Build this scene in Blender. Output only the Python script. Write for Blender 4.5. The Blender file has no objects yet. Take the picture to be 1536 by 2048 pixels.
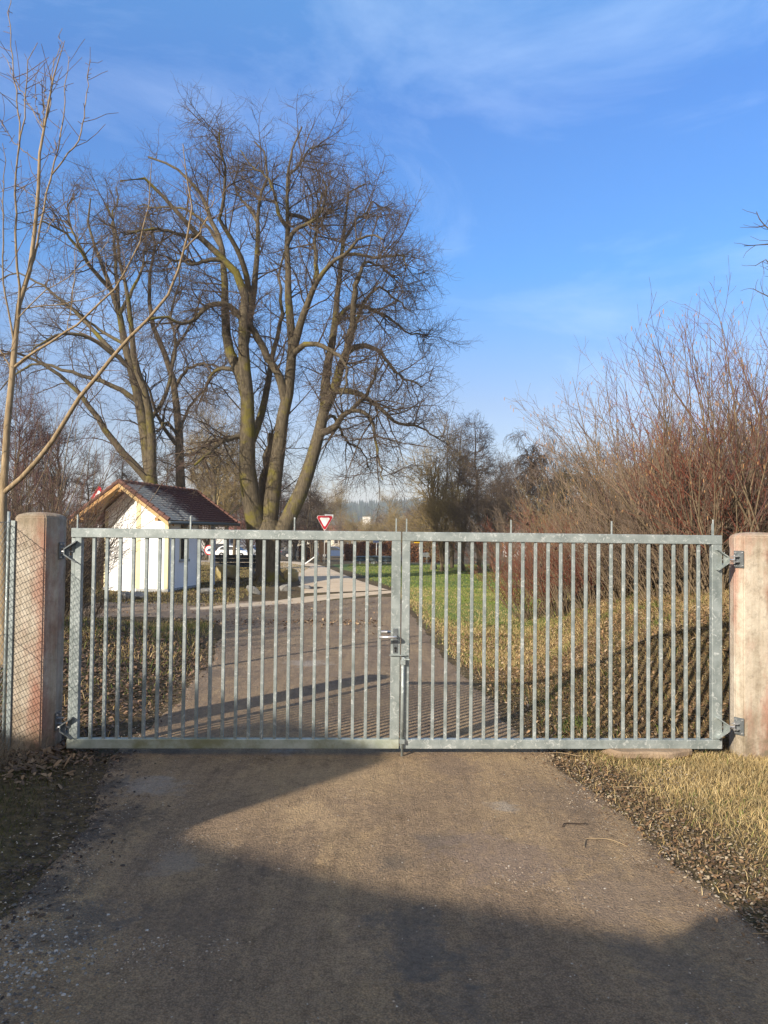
import bpy, bmesh, math, random
import numpy as np
from mathutils import Vector, Matrix
PI = math.pi
sc = bpy.context.scene
C = sc.collection
# ------------------------------------------------------------------ camera
CAMZ = 1.61; FPX = 1480.0; PITCH = math.atan(38.5/1480); ROLL = 0.0116
Fv = np.array([0, math.cos(PITCH), math.sin(PITCH)])
U0 = np.array([0, -math.sin(PITCH), math.cos(PITCH)]); R0 = np.array([1.0, 0, 0])
Rv = math.cos(ROLL)*R0 + math.sin(ROLL)*U0
Uv = math.cos(ROLL)*U0 - math.sin(ROLL)*R0
cd = bpy.data.cameras.new('Camera'); cam = bpy.data.objects.new('Camera', cd); C.objects.link(cam)
cd.sensor_fit = 'VERTICAL'; cd.sensor_height = 24; cd.lens = 24*FPX/2048
cd.clip_start = 0.05; cd.clip_end = 6000
m = Matrix.Identity(4)
for i in range(3):
    m[i][0] = Rv[i]; m[i][1] = Uv[i]; m[i][2] = -Fv[i]
m[2][3] = CAMZ
cam.matrix_world = m
sc.camera = cam
# ------------------------------------------------------------------ sky + sun
SUNH = np.array([0.648, 0.761]); SUNTAN = 0.45
ELEV = math.atan(SUNTAN)
sun_to = Vector((-SUNH[0]*math.cos(ELEV), -SUNH[1]*math.cos(ELEV), math.sin(ELEV)))
w = bpy.data.worlds.new('World'); sc.world = w; w.use_nodes = True
nt = w.node_tree; nt.nodes.clear()
def N(nt, t, **k):
    n = nt.nodes.new(t)
    for a, b in k.items():
        setattr(n, a, b)
    return n
sky = N(nt, 'ShaderNodeTexSky'); sky.sky_type = 'NISHITA'; sky.sun_disc = False
sky.sun_elevation = ELEV; sky.sun_rotation = math.atan2(sun_to.x, sun_to.y) % (2*PI)
sky.air_density = 1.0; sky.dust_density = 1.3; sky.ozone_density = 2.2; sky.altitude = 300
bg = N(nt, 'ShaderNodeBackground'); bg.inputs[1].default_value = 0.15
out = N(nt, 'ShaderNodeOutputWorld')
tc = N(nt, 'ShaderNodeTexCoord')
mp = N(nt, 'ShaderNodeMapping'); mp.inputs['Rotation'].default_value = (0.25, -0.6, 0.5); mp.inputs['Scale'].default_value = (1.6, 1.3, 4.0); mp.inputs['Location'].default_value = (1.3, 4.2, .4)
no = N(nt, 'ShaderNodeTexNoise'); no.inputs['Scale'].default_value = 1.6; no.inputs['Detail'].default_value = 9; no.inputs['Roughness'].default_value = 0.62; no.inputs['Distortion'].default_value = 0.5
cr = N(nt, 'ShaderNodeValToRGB'); cr.color_ramp.elements[0].position = 0.49; cr.color_ramp.elements[1].position = 0.80
cr.color_ramp.elements[0].color = (0, 0, 0, 1); cr.color_ramp.elements[1].color = (.30, .30, .30, 1)
mx = N(nt, 'ShaderNodeMixRGB'); mx.inputs['Color2'].default_value = (4.0, 4.9, 6.2, 1)
hs = N(nt, 'ShaderNodeHueSaturation'); hs.inputs['Saturation'].default_value = 1.08; hs.inputs['Value'].default_value = 1.42
nt.links.new(tc.outputs['Generated'], mp.inputs[0]); nt.links.new(mp.outputs[0], no.inputs[0])
nt.links.new(no.outputs[0], cr.inputs[0]); nt.links.new(cr.outputs[0], mx.inputs[0])
sxz = N(nt, 'ShaderNodeSeparateXYZ'); nt.links.new(tc.outputs['Generated'], sxz.inputs[0])
gr = N(nt, 'ShaderNodeValToRGB'); ge = gr.color_ramp.elements
for _ in range(3): ge.new(.5)
for i_, (p_, c_) in enumerate([(0, (.66, .56, .57)), (.17, (.66, .62, .68)), (.33, (.56, .78, 1.0)), (.50, (.66, .86, 1.15)), (.66, (1.02, 1.36, 1.5))]):
    ge[i_].position = p_; ge[i_].color = (c_[0]/1.5, c_[1]/1.5, c_[2]/1.5, 1)
nt.links.new(sxz.outputs[2], gr.inputs[0]); gm = N(nt, 'ShaderNodeMixRGB'); gm.blend_type = 'MULTIPLY'; gm.inputs[0].default_value = 1
nt.links.new(sky.outputs[0], gm.inputs[1]); nt.links.new(gr.outputs[0], gm.inputs[2]); nt.links.new(gm.outputs[0], hs.inputs['Color']); nt.links.new(hs.outputs[0], mx.inputs['Color1'])
# bright glow added to the sky behind the camera, neutral fill for the shadows
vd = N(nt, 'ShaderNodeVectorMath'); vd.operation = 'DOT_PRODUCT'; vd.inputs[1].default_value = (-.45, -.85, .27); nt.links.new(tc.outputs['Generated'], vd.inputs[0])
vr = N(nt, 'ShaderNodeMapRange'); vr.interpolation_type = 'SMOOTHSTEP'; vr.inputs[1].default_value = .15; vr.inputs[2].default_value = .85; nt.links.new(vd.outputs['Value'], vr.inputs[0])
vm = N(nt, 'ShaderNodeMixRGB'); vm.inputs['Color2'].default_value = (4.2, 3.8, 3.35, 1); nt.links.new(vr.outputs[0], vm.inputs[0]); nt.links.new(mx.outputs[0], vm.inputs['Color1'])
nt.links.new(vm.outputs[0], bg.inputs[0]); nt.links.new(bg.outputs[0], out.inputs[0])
sl = bpy.data.lights.new('Sun', 'SUN'); sl.energy = 4.9; sl.angle = math.radians(0.55); sl.color = (1, .89, .74)
so = bpy.data.objects.new('Sun', sl); C.objects.link(so); so.rotation_euler = sun_to.to_track_quat('Z', 'Y').to_euler()
sc.view_settings.view_transform = 'Standard'; sc.view_settings.look = 'None'
sc.view_settings.exposure = 0.72; sc.view_settings.gamma = 1
sc.cycles.max_bounces = 5; sc.cycles.diffuse_bounces = 3; sc.cycles.transparent_max_bounces = 6
# ------------------------------------------------------------------ helpers
rng = np.random.default_rng(7)
random.seed(7)
def P(px, py, Y):
    d = Fv + Rv*(px-768)/FPX + Uv*(1024-py)/FPX
    return np.array([0, 0, CAMZ]) + d*(Y/d[1])
def sst(a, b, x):
    t = np.clip((x-a)/(b-a), 0, 1); return t*t*(3-2*t)
def wob(x, y, s=1.0, seed=0):
    r = np.random.default_rng(seed); v = 0
    for i in range(5):
        a = r.uniform(0, 2*PI); f = s*(1.0+0.75*i)*r.uniform(.8, 1.2); p = r.uniform(0, 6.28)
        v = v + np.sin((x*math.cos(a)+y*math.sin(a))*f + p + 1.3*np.sin((x*math.sin(a)-y*math.cos(a))*f*.6+p))/(1+i*.6)
    return v/2.6
_by = np.array([-50, 6, 23, 47, 60, 90, 130, 400, 700, 3000.]); _bz = np.array([0, 0, -.19, -.45, -.85, -1.9, -2.2, -2.2, -2.2, -2.2])
def edge_r(y): return np.interp(y, [0, 3, 4.3, 5.3, 5.9, 7.7, 10, 15.2, 19.6], [1.75, 1.60, 1.40, 1.22, 1.14, 1.04, .80, .64, .3])
def edge_l(y): return np.interp(y, [0, 3, 4.1, 5.4, 7, 9, 11.5, 13.5, 15], [-1.6, -1.55, -1.63, -1.95, -1.92, -2.1, -2.5, -3.0, -3.3])
def gz(x, y):
    x = np.asarray(x, float); y = np.asarray(y, float)
    z = np.interp(y, _by, _bz)
    # right hand bank behind the gate
    foot = np.interp(y, [5, 7, 13, 25, 40], [1.45, 1.5, 2.6, 6.0, 14])
    u = x-foot
    prof = np.interp(u, [-.3, 0, .5, 1.0, 1.6, 3, 6, 12], [0, .03, .24, .62, .85, 1.15, 1.35, 1.3])
    z = z + prof*sst(5.45, 7.0, y)*(1-sst(16, 34, y))
    # left slope behind the gate
    u = edge_l(y)-x-.2
    prof = np.interp(u, [0, .5, 1.2, 3, 8], [0, .14, .30, .42, .35])
    z = z + prof*sst(5.3, 6.6, y)*(1-sst(10.0, 13.2, y))
    # verges in front of the gate
    z = z + .05*sst(0.1, 1.0, x-edge_r(y))*(1-sst(4.9, 5.4, y)) + .04*sst(0.1, .8, edge_l(y)-x)*(1-sst(4.9, 5.4, y))
    near = (1-sst(30, 60, np.abs(y)))
    off = sst(.0, .5, np.maximum(x-edge_r(y), edge_l(y)-x))
    z = z + near*off*.035*wob(x, y, 1.4, 3) + near*.006*wob(x, y, 2.3, 5)
    # far hills
    r = y
    z = z + sst(420, 1000, r)*(31 + 5*np.sin(x*.006+1.0)+3*np.sin(x*.017))*(1-.25*sst(1300, 2600, r))
    return z
def G(px, py, off=0.0):
    d = Fv + Rv*(px-768)/FPX + Uv*(1024-py)/FPX
    Y = 2.
    prev = 2.
    for Y in np.concatenate([np.arange(2, 30, .05), np.arange(30, 220, .5)]):
        p = d*(Y/d[1]); 
        if p[2]+CAMZ <= gz(p[0], p[1]): break
    p = d*(Y/d[1]); return np.array([p[0], p[1], float(gz(p[0], p[1]))+off])
# materials --------------------------------------------------------
def mat(name, col=(.5, .5, .5), rough=.8, metal=0.0, spec=.3):
    m = bpy.data.materials.new(name); m.use_nodes = True
    b = m.node_tree.nodes['Principled BSDF']
    b.inputs['Base Color'].default_value = (*col, 1); b.inputs['Roughness'].default_value = rough
    b.inputs['Metallic'].default_value = metal; b.inputs['Specular IOR Level'].default_value = spec
    return m
def ramp(nt, src, stops):
    r = N(nt, 'ShaderNodeValToRGB'); e = r.color_ramp.elements
    while len(e) < len(stops): e.new(.5)
    for i, (p, c) in enumerate(stops):
        e[i].position = p; e[i].color = (*c, 1)
    nt.links.new(src, r.inputs[0]); return r.outputs[0]
def noise(nt, scale, detail=6, rough=.6, coord='Object', stretch=None, dist=0):
    tc = N(nt, 'ShaderNodeTexCoord'); n = N(nt, 'ShaderNodeTexNoise')
    n.inputs['Scale'].default_value = scale; n.inputs['Detail'].default_value = detail; n.inputs['Roughness'].default_value = rough
    n.inputs['Distortion'].default_value = dist
    src = tc.outputs[coord]
    if stretch:
        mp = N(nt, 'ShaderNodeMapping'); mp.inputs['Scale'].default_value = stretch; nt.links.new(src, mp.inputs[0]); src = mp.outputs[0]
    nt.links.new(src, n.inputs[0]); return n.outputs[0]
def voro(nt, scale, coord='Object', stretch=None, rnd=1):
    tc = N(nt, 'ShaderNodeTexCoord'); n = N(nt, 'ShaderNodeTexVoronoi'); n.inputs['Scale'].default_value = scale
    n.inputs['Randomness'].default_value = rnd
    src = tc.outputs[coord]
    if stretch:
        mp = N(nt, 'ShaderNodeMapping'); mp.inputs['Scale'].default_value = stretch; nt.links.new(src, mp.inputs[0]); src = mp.outputs[0]
    nt.links.new(src, n.inputs[0]); return n
def mix(nt, fac, a, b, mode='MIX'):
    x = N(nt, 'ShaderNodeMixRGB'); x.blend_type = mode
    for v, s in ((fac, 'Fac'), (a, 'Color1'), (b, 'Color2')):
        if isinstance(v, (int, float)): x.inputs[s].default_value = v
        elif isinstance(v, tuple): x.inputs[s].default_value = (*v, 1)
        else: nt.links.new(v, x.inputs[s])
    return x.outputs[0]
def bump(nt, m, h, strength=.4, dist=.02):
    b = N(nt, 'ShaderNodeBump'); b.inputs['Strength'].default_value = strength; b.inputs['Distance'].default_value = dist
    nt.links.new(h, b.inputs['Height']); nt.links.new(b.outputs[0], m.node_tree.nodes['Principled BSDF'].inputs['Normal'])
def setc(m, c): m.node_tree.links.new(c, m.node_tree.nodes['Principled BSDF'].inputs['Base Color'])
def noisy(name, stops, scale, rough=.85, metal=0, bs=.3, bd=.01, bscale=None, stretch=None, spec=.3, detail=8):
    m = mat(name, rough=rough, metal=metal, spec=spec); nt = m.node_tree
    n = noise(nt, scale, detail, .62, stretch=stretch)
    setc(m, ramp(nt, n, stops))
    if bs: bump(nt, m, noise(nt, bscale or scale*3, 6, .65, stretch=stretch), bs, bd)
    return m
def attrmat(name, rough=.85, spec=.2, var=.25, sss=0):
    m = mat(name, rough=rough, spec=spec); nt = m.node_tree
    a = N(nt, 'ShaderNodeAttribute'); a.attribute_name = 'col'
    n = noise(nt, 9, 4)
    setc(m, mix(nt, var, a.outputs['Color'], ramp(nt, n, [(.3, (.45, .45, .45)), (.7, (1.3, 1.25, 1.15))]), 'MULTIPLY'))
    return m
# mesh builders ----------------------------------------------------
def tag(o, label=None, cat=None, group=None, kind=None):
    if label: o['label'] = label
    if cat: o['category'] = cat
    if group: o['group'] = group
    if kind: o['kind'] = kind
    return o
def empty(name, loc=(0, 0, 0), rz=0, label=None, cat=None, group=None):
    o = bpy.data.objects.new(name, None); C.objects.link(o); o.location = loc; o.rotation_euler = (0, 0, rz)
    o.empty_display_size = .1
    return tag(o, label, cat, group)
def link(name, me, mt=None, parent=None, smooth=False):
    o = bpy.data.objects.new(name, me); C.objects.link(o)
    if mt: 
        if not me.materials: me.materials.append(mt)
    if parent: o.parent = parent
    if smooth: me.polygons.foreach_set('use_smooth', [True]*len(me.polygons))
    return o
def npmesh(name, V, Fc, mt=None, parent=None, col=None, smooth=False):
    """V (n,3); Fc (m,k) faces all with k corners"""
    V = np.ascontiguousarray(V, np.float32).reshape(-1, 3); Fc = np.ascontiguousarray(Fc, np.int32)
    me = bpy.data.meshes.new(name); nf, k = Fc.shape
    me.vertices.add(len(V)); me.vertices.foreach_set('co', V.ravel())
    me.loops.add(nf*k); me.loops.foreach_set('vertex_index', Fc.ravel())
    me.polygons.add(nf); me.polygons.foreach_set('loop_start', np.arange(nf, dtype=np.int32)*k)
    try: me.polygons.foreach_set('loop_total', np.full(nf, k, np.int32))
    except Exception: pass
    me.update(calc_edges=True)
    if col is not None:
        a = me.color_attributes.new('col', 'FLOAT_COLOR', 'POINT')
        cc = np.ones((len(V), 4), np.float32); cc[:, :3] = col; a.data.foreach_set('color', cc.ravel())
    return link(name, me, mt, parent, smooth)
class MB:
    def __init__(s): s.v = []; s.f = []
    def add(s, V, Fs):
        n = len(s.v); s.v += [tuple(map(float, v)) for v in V]; s.f += [tuple(i+n for i in f) for f in Fs]; return s
    def box(s, x0, x1, y0, y1, z0, z1, M=None):
        V = [(x, y, z) for x in (x0, x1) for y in (y0, y1) for z in (z0, z1)]
        if M is not None: V = [tuple(M @ Vector(v)) for v in V]
        return s.add(V, [(0, 1, 3, 2), (4, 6, 7, 5), (0, 4, 5, 1), (2, 3, 7, 6), (0, 2, 6, 4), (1, 5, 7, 3)])
    def prism(s, poly, a, b, axis='y', M=None):
        n = len(poly); V = []
        for t in (a, b):
            for p, q in poly:
                V.append((p, t, q) if axis == 'y' else ((p, q, t) if axis == 'z' else (t, p, q)))
        if M is not None: V = [tuple(M @ Vector(v)) for v in V]
        return s.add(V, [tuple(range(n))[::-1], tuple(range(n, 2*n))] + [(i, (i+1) % n, n+(i+1) % n, n+i) for i in range(n)])
    def tube(s, pts, r, k=8, caps=True):
        pts = [Vector(p) for p in pts]; n = len(pts); rr = r if isinstance(r, (list, tuple)) else [r]*n
        ref = Vector((0, 0, 1)) if abs((pts[-1]-pts[0]).normalized().z) < .9 else Vector((1, 0, 0)); V = []
        for i, p in enumerate(pts):
            t = (pts[min(i+1, n-1)]-pts[max(i-1, 0)]).normalized(); a = t.cross(ref).normalized(); b = t.cross(a)
            for j in range(k):
                an = 2*PI*j/k; V.append(p+(a*math.cos(an)+b*math.sin(an))*rr[i])
        Fs = [(i*k+j, i*k+(j+1) % k, (i+1)*k+(j+1) % k, (i+1)*k+j) for i in range(n-1) for j in range(k)]
        if caps: Fs += [tuple(range(k)), tuple(range((n-1)*k, n*k))[::-1]]
        return s.add(V, Fs)
    def build(s, name, mt, parent=None, bevel=0, smooth=False, seg=1):
        me = bpy.data.meshes.new(name); me.from_pydata(s.v, [], s.f)
        bm = bmesh.new(); bm.from_mesh(me); bmesh.ops.recalc_face_normals(bm, faces=bm.faces)
        if bevel: bmesh.ops.bevel(bm, geom=bm.edges[:], offset=bevel, segments=seg, affect='EDGES', clamp_overlap=True)
        bm.to_mesh(me); bm.free()
        return link(name, me, mt, parent, smooth)
def tubes(PL, RL, sides):
    """PL list of arrays (n,k,3), RL (n,k) -> V,F(quads)"""
    Vs = []; Fs = []; off = 0
    for Pn, Rn in zip(PL, RL):
        n, k, _ = Pn.shape
        if n == 0: continue
        T = np.gradient(Pn, axis=1); T /= np.linalg.norm(T, axis=2, keepdims=True)+1e-9
        ref = np.where(np.abs(T[:, :1, 2:3]) < .85, np.array([[[0, 0, 1.]]]), np.array([[[1., 0, 0]]]))
        A = np.cross(T, ref); A /= np.linalg.norm(A, axis=2, keepdims=True)+1e-9; B = np.cross(T, A)
        an = np.arange(sides)*2*PI/sides
        V = Pn[:, :, None, :]+Rn[:, :, None, None]*(A[:, :, None, :]*np.cos(an)[None, None, :, None]+B[:, :, None, :]*np.sin(an)[None, None, :, None])
        b = (np.arange(n)*k*sides)[:, None, None]; i = (np.arange(k-1)*sides)[None, :, None]; j = np.arange(sides)[None, None, :]; j2 = (j+1) % sides
        F = np.stack([b+i+j, b+i+j2, b+i+sides+j2, b+i+sides+j], -1).reshape(-1, 4)+off
        Vs.append(V.reshape(-1, 3)); Fs.append(F); off += n*k*sides
    return np.concatenate(Vs), np.concatenate(Fs)
def grow(Pp, Rp, nch, t0, ang, L, k, wig, up, r0, rtip, rs, t1=1.0, ljit=.35, shrink=.5, upd=None):
    """children of parents Pp(n,k,3); ang (lo,hi) degrees; L length; up: z pull per step"""
    n, kp, _ = Pp.shape; m = n*nch
    idx = np.repeat(np.arange(n), nch)
    t = rs.uniform(t0, t1, m); f = t*(kp-1); i0 = np.minimum(f.astype(int), kp-2); fr = (f-i0)[:, None]
    A = Pp[idx, i0]; B = Pp[idx, i0+1]; base = A*(1-fr)+B*fr
    T = B-A; T /= np.linalg.norm(T, axis=1, keepdims=True)+1e-9
    rp = Rp[idx, i0]*(1-fr[:, 0])+Rp[idx, i0+1]*fr[:, 0]
    rv = rs.normal(size=(m, 3)); rv -= (rv*T).sum(1, keepdims=True)*T; rv /= np.linalg.norm(rv, axis=1, keepdims=True)+1e-9
    a = np.radians(rs.uniform(ang[0], ang[1], m))[:, None]
    d = np.cos(a)*T+np.sin(a)*rv
    Ls = L*(1+rs.uniform(-ljit, ljit, m))*(1-shrink*t)
    pts = [base]; p = base.copy()
    for s in range(k-1):
        d = d+rs.normal(size=(m, 3))*wig; d[:, 2] += (up if upd is None else up+(upd-up)*s/(k-1)); d /= np.linalg.norm(d, axis=1, keepdims=True)
        p = p+d*(Ls/(k-1))[:, None]; pts.append(p.copy())
    Pn = np.stack(pts, 1); rb = np.minimum(rp*.75, r0)
    s = np.linspace(0, 1, k)[None, :]
    Rn = rb[:, None]*(1-s)+rtip*s
    return Pn, Rn
def resample(pts, k):
    pts = np.asarray(pts, float)
    n = len(pts)
    # catmull-rom
    q = np.vstack([2*pts[0]-pts[1], pts, 2*pts[-1]-pts[-2]])
    dense = []
    for i in range(n-1):
        p0, p1, p2, p3 = q[i:i+4]
        for t in np.linspace(0, 1, 8, endpoint=False):
            dense.append(.5*((2*p1)+(-p0+p2)*t+(2*p0-5*p1+4*p2-p3)*t*t+(-p0+3*p1-3*p2+p3)*t**3))
    dense.append(pts[-1]); dense = np.array(dense)
    s = np.r_[0, np.cumsum(np.linalg.norm(np.diff(dense[:, :3], axis=0), axis=1))]
    u = np.linspace(0, s[-1], k)
    return np.stack([np.interp(u, s, dense[:, j]) for j in range(dense.shape[1])], 1)
def ncol(n, base, var, rs, k=1):
    """n random colours around a list of base colours, each repeated k times"""
    base = np.array(base); c = base[rs.integers(0, len(base), n)]*(1+rs.uniform(-var, var, (n, 1)))
    return np.repeat(c, k, axis=0)
def blades(name, X, Y, h, wd, lean, cols, mt, rs, label, parent=None, zoff=0, kind='stuff', dirv=None):
    n = len(X); Z = gz(X, Y)+zoff
    a = rs.uniform(0, 2*PI, n); la = rs.uniform(0, 2*PI, n); ln = lean*rs.uniform(.3, 1.3, n)*h
    if dirv is not None: la = np.arctan2(dirv[1], dirv[0])+rs.normal(0, .9, n)
    wx = np.cos(a)*wd; wy = np.sin(a)*wd; lx = np.cos(la)*ln; ly = np.sin(la)*ln
    hh = np.sqrt(np.maximum(h*h-ln*ln*.7, (h*.25)**2))
    B = np.stack([X, Y, Z], 1)
    v0 = B+np.stack([-wx, -wy, -h*.05], 1); v1 = B+np.stack([wx, wy, -h*.05], 1)
    mid = B+np.stack([lx*.35, ly*.35, hh*.62], 1)
    v2 = mid+np.stack([wx*.7, wy*.7, 0*wx], 1); v3 = mid-np.stack([wx*.7, wy*.7, 0*wx], 1)
    v4 = B+np.stack([lx, ly, hh*.95], 1)
    V = np.stack([v0, v1, v2, v3, v4], 1).reshape(-1, 3); b = (np.arange(n)*5)[:, None]
    F = np.concatenate([b+np.array([[0, 1, 2]]), b+np.array([[0, 2, 3]]), b+np.array([[3, 2, 4]])])
    o = npmesh(name, V, F, mt, parent, np.repeat(cols, 5, axis=0)); 
    if label: tag(o, label, 'grass', kind=kind)
    return o
def litter(name, X, Y, s, cols, mt, rs, label, cat='leaves', tilt=.32, zoff=.005, parent=None):
    n = len(X); Z = gz(X, Y)+zoff+rs.uniform(0, .012, n)
    a = rs.uniform(0, 2*PI, n); ca, sa = np.cos(a), np.sin(a)
    tx = rs.normal(0, tilt, n); ty = rs.normal(0, tilt, n); curl = rs.uniform(.0, .35, n)
    loc = np.array([[-1, 0, .0], [-.35, -.5, 1], [.4, -.45, 1], [1.1, 0, .2], [.4, .45, 1], [-.35, .5, 1]])
    lx = loc[None, :, 0]*s[:, None]; ly = loc[None, :, 1]*s[:, None]; lz = loc[None, :, 2]*s[:, None]*curl[:, None]
    lz = lz+lx*tx[:, None]+ly*ty[:, None]; lz = lz-lz.min(1, keepdims=True)
    wx = lx*ca[:, None]-ly*sa[:, None]; wy = lx*sa[:, None]+ly*ca[:, None]
    V = np.stack([X[:, None]+wx, Y[:, None]+wy, Z[:, None]+lz], -1).reshape(-1, 3); b = (np.arange(n)*6)[:, None]
    F = np.concatenate([b+np.array([[0, 1, 5]]), b+np.array([[1, 2, 4]]), b+np.array([[1, 4, 5]]), b+np.array([[2, 3, 4]])])
    o = npmesh(name, V, F, mt, parent, np.repeat(cols, 6, axis=0))
    if label: tag(o, label, cat, kind='stuff')
    return o
def stones(name, X, Y, s, cols, mt, rs, label, zoff=0):
    n = len(X); Z = gz(X, Y)+zoff
    base = np.array([[1, 0, 0], [.3, .95, 0], [-.8, .6, 0], [-.85, -.5, 0], [.25, -.9, 0], [.45, .3, .55], [-.4, .25, .6], [-.1, -.4, .5]])
    V = base[None]*s[:, None, None]*(1+rs.uniform(-.35, .35, (n, 8, 3))); V[:, :, 2] = V[:, :, 2]*rs.uniform(.6, 1.2, (n, 1)) - s[:, None]*.15
    a = rs.uniform(0, 2*PI, n); ca, sa = np.cos(a)[:, None], np.sin(a)[:, None]
    x = V[:, :, 0]*ca-V[:, :, 1]*sa; y = V[:, :, 0]*sa+V[:, :, 1]*ca
    V = np.stack([x+X[:, None], y+Y[:, None], V[:, :, 2]+Z[:, None]], -1).reshape(-1, 3)
    T = np.array([[0, 1, 5], [1, 6, 5], [1, 2, 6], [2, 3, 6], [3, 7, 6], [3, 4, 7], [4, 0, 7], [0, 5, 7], [5, 6, 7]])
    F = ((np.arange(n)*8)[:, None, None]+T[None]).reshape(-1, 3)
    return tag(npmesh(name, V, F, mt, None, np.repeat(cols, 8, axis=0)), label, 'gravel', kind='stuff')
def scat(n, x0, x1, y0, y1, fn, rs):
    """random points with acceptance probability fn(x,y)"""
    X = rs.uniform(x0, x1, n); Y = rs.uniform(y0, y1, n); k = rs.uniform(0, 1, n) < fn(X, Y); return X[k], Y[k]
# ------------------------------------------------------------------ materials
M = {}
def ground_mat():
    m = mat('ground', rough=.95, spec=.15); nt = m.node_tree
    big = ramp(nt, noise(nt, .35, 5), [(.35, (.105, .075, .045)), (.65, (.13, .105, .055))])
    fine = ramp(nt, noise(nt, 14, 9, .7), [(.3, (.25, .25, .25)), (.5, (.8, .8, .8)), (.72, (1.7, 1.6, 1.35))])
    setc(m, mix(nt, 1, big, fine, 'MULTIPLY')); bump(nt, m, noise(nt, 30, 8, .7), .8, .03); return m
M['ground'] = ground_mat()
def gravel_mat():
    m = mat('gravel', rough=.88, spec=.25); nt = m.node_tree
    a = ramp(nt, noise(nt, 1.1, 8, .66, stretch=(1.7, .5, 1), dist=.5), [(.30, (.28, .205, .140)), (.46, (.37, .265, .168)), (.56, (.42, .30, .18)), (.72, (.54, .39, .22))])
    f = ramp(nt, noise(nt, 48, 9, .8), [(.30, (.58, .56, .54)), (.5, (.97, .97, .97)), (.68, (1.3, 1.28, 1.24))])
    v = voro(nt, 130); vr = ramp(nt, v.outputs['Distance'], [(.0, (1.25, 1.25, 1.25)), (.35, (1, 1, 1)), (.7, (.62, .62, .62))])
    tr = ramp(nt, noise(nt, 2.5, 5, .6, stretch=(4, .22, 1), dist=.6), [(.38, (.72, .72, .74)), (.55, (1.05, 1.05, 1.05))])
    pk = ramp(nt, noise(nt, 1.9, 9, .72, dist=.4), [(.30, (1.25, 1.25, 1.27)), (.42, (1, 1, 1)), (.58, (1, 1, 1)), (.70, (.62, .59, .58))])
    md = ramp(nt, noise(nt, 8, 9, .74, dist=.8), [(.30, (.50, .48, .46)), (.43, (.92, .92, .92)), (.52, (1, 1, 1)), (.68, (1.28, 1.25, 1.15))])
    sp = ramp(nt, noise(nt, 210, 2, .5), [(.74, (0, 0, 0)), (.80, (.8, .8, .8))])
    c = mix(nt, 1, a, f, 'MULTIPLY'); c = mix(nt, .8, c, vr, 'MULTIPLY'); c = mix(nt, .30, c, tr, 'MULTIPLY'); c = mix(nt, .9, c, pk, 'MULTIPLY')
    c = mix(nt, .85, c, md, 'MULTIPLY'); ln = ramp(nt, noise(nt, 2.2, 7, .7, stretch=(11, .16, 1), dist=.15), [(.36, (.70, .69, .68)), (.47, (1, 1, 1)), (.62, (1.13, 1.12, 1.08))]); c = mix(nt, .32, c, ln, 'MULTIPLY'); c = mix(nt, sp, c, (.50, .45, .38))
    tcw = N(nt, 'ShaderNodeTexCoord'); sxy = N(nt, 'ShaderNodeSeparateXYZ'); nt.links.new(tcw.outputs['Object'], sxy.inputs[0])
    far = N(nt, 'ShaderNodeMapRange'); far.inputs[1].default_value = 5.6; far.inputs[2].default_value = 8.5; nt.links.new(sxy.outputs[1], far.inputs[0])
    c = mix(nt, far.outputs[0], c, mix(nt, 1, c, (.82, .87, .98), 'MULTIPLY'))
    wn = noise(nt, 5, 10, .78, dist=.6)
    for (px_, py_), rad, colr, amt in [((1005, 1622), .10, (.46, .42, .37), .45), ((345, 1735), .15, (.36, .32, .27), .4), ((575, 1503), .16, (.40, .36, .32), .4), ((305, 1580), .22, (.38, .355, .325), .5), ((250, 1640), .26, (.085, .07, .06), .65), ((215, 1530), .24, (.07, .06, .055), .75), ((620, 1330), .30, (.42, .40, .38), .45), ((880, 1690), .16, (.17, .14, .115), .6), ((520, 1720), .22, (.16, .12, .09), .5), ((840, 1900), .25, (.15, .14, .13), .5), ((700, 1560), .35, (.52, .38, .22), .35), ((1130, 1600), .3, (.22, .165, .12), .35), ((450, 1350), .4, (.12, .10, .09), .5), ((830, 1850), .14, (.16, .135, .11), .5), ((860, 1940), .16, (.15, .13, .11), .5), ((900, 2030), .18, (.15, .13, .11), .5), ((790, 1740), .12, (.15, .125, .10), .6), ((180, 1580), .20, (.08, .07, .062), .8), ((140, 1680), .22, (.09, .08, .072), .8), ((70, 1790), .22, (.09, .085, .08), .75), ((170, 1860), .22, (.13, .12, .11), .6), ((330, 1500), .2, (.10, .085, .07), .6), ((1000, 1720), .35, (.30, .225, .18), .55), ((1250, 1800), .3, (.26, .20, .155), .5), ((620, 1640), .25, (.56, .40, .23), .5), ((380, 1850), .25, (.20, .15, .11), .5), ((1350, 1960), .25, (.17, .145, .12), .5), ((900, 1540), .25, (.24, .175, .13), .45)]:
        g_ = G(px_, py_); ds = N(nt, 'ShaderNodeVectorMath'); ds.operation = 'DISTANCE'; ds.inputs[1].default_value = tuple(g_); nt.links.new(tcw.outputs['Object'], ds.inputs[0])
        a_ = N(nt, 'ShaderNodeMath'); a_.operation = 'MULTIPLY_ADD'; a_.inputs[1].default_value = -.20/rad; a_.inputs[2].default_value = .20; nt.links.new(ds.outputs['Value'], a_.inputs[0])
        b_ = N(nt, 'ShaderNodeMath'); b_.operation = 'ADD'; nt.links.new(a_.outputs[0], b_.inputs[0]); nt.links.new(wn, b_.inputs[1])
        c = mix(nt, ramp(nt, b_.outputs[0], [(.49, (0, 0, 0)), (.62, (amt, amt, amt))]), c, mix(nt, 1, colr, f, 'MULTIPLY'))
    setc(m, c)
    n1 = noise(nt, 75, 8, .75); n2 = noise(nt, 3.5, 4, .5, stretch=(3.5, .5, 1)); v2 = voro(nt, 95)
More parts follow.
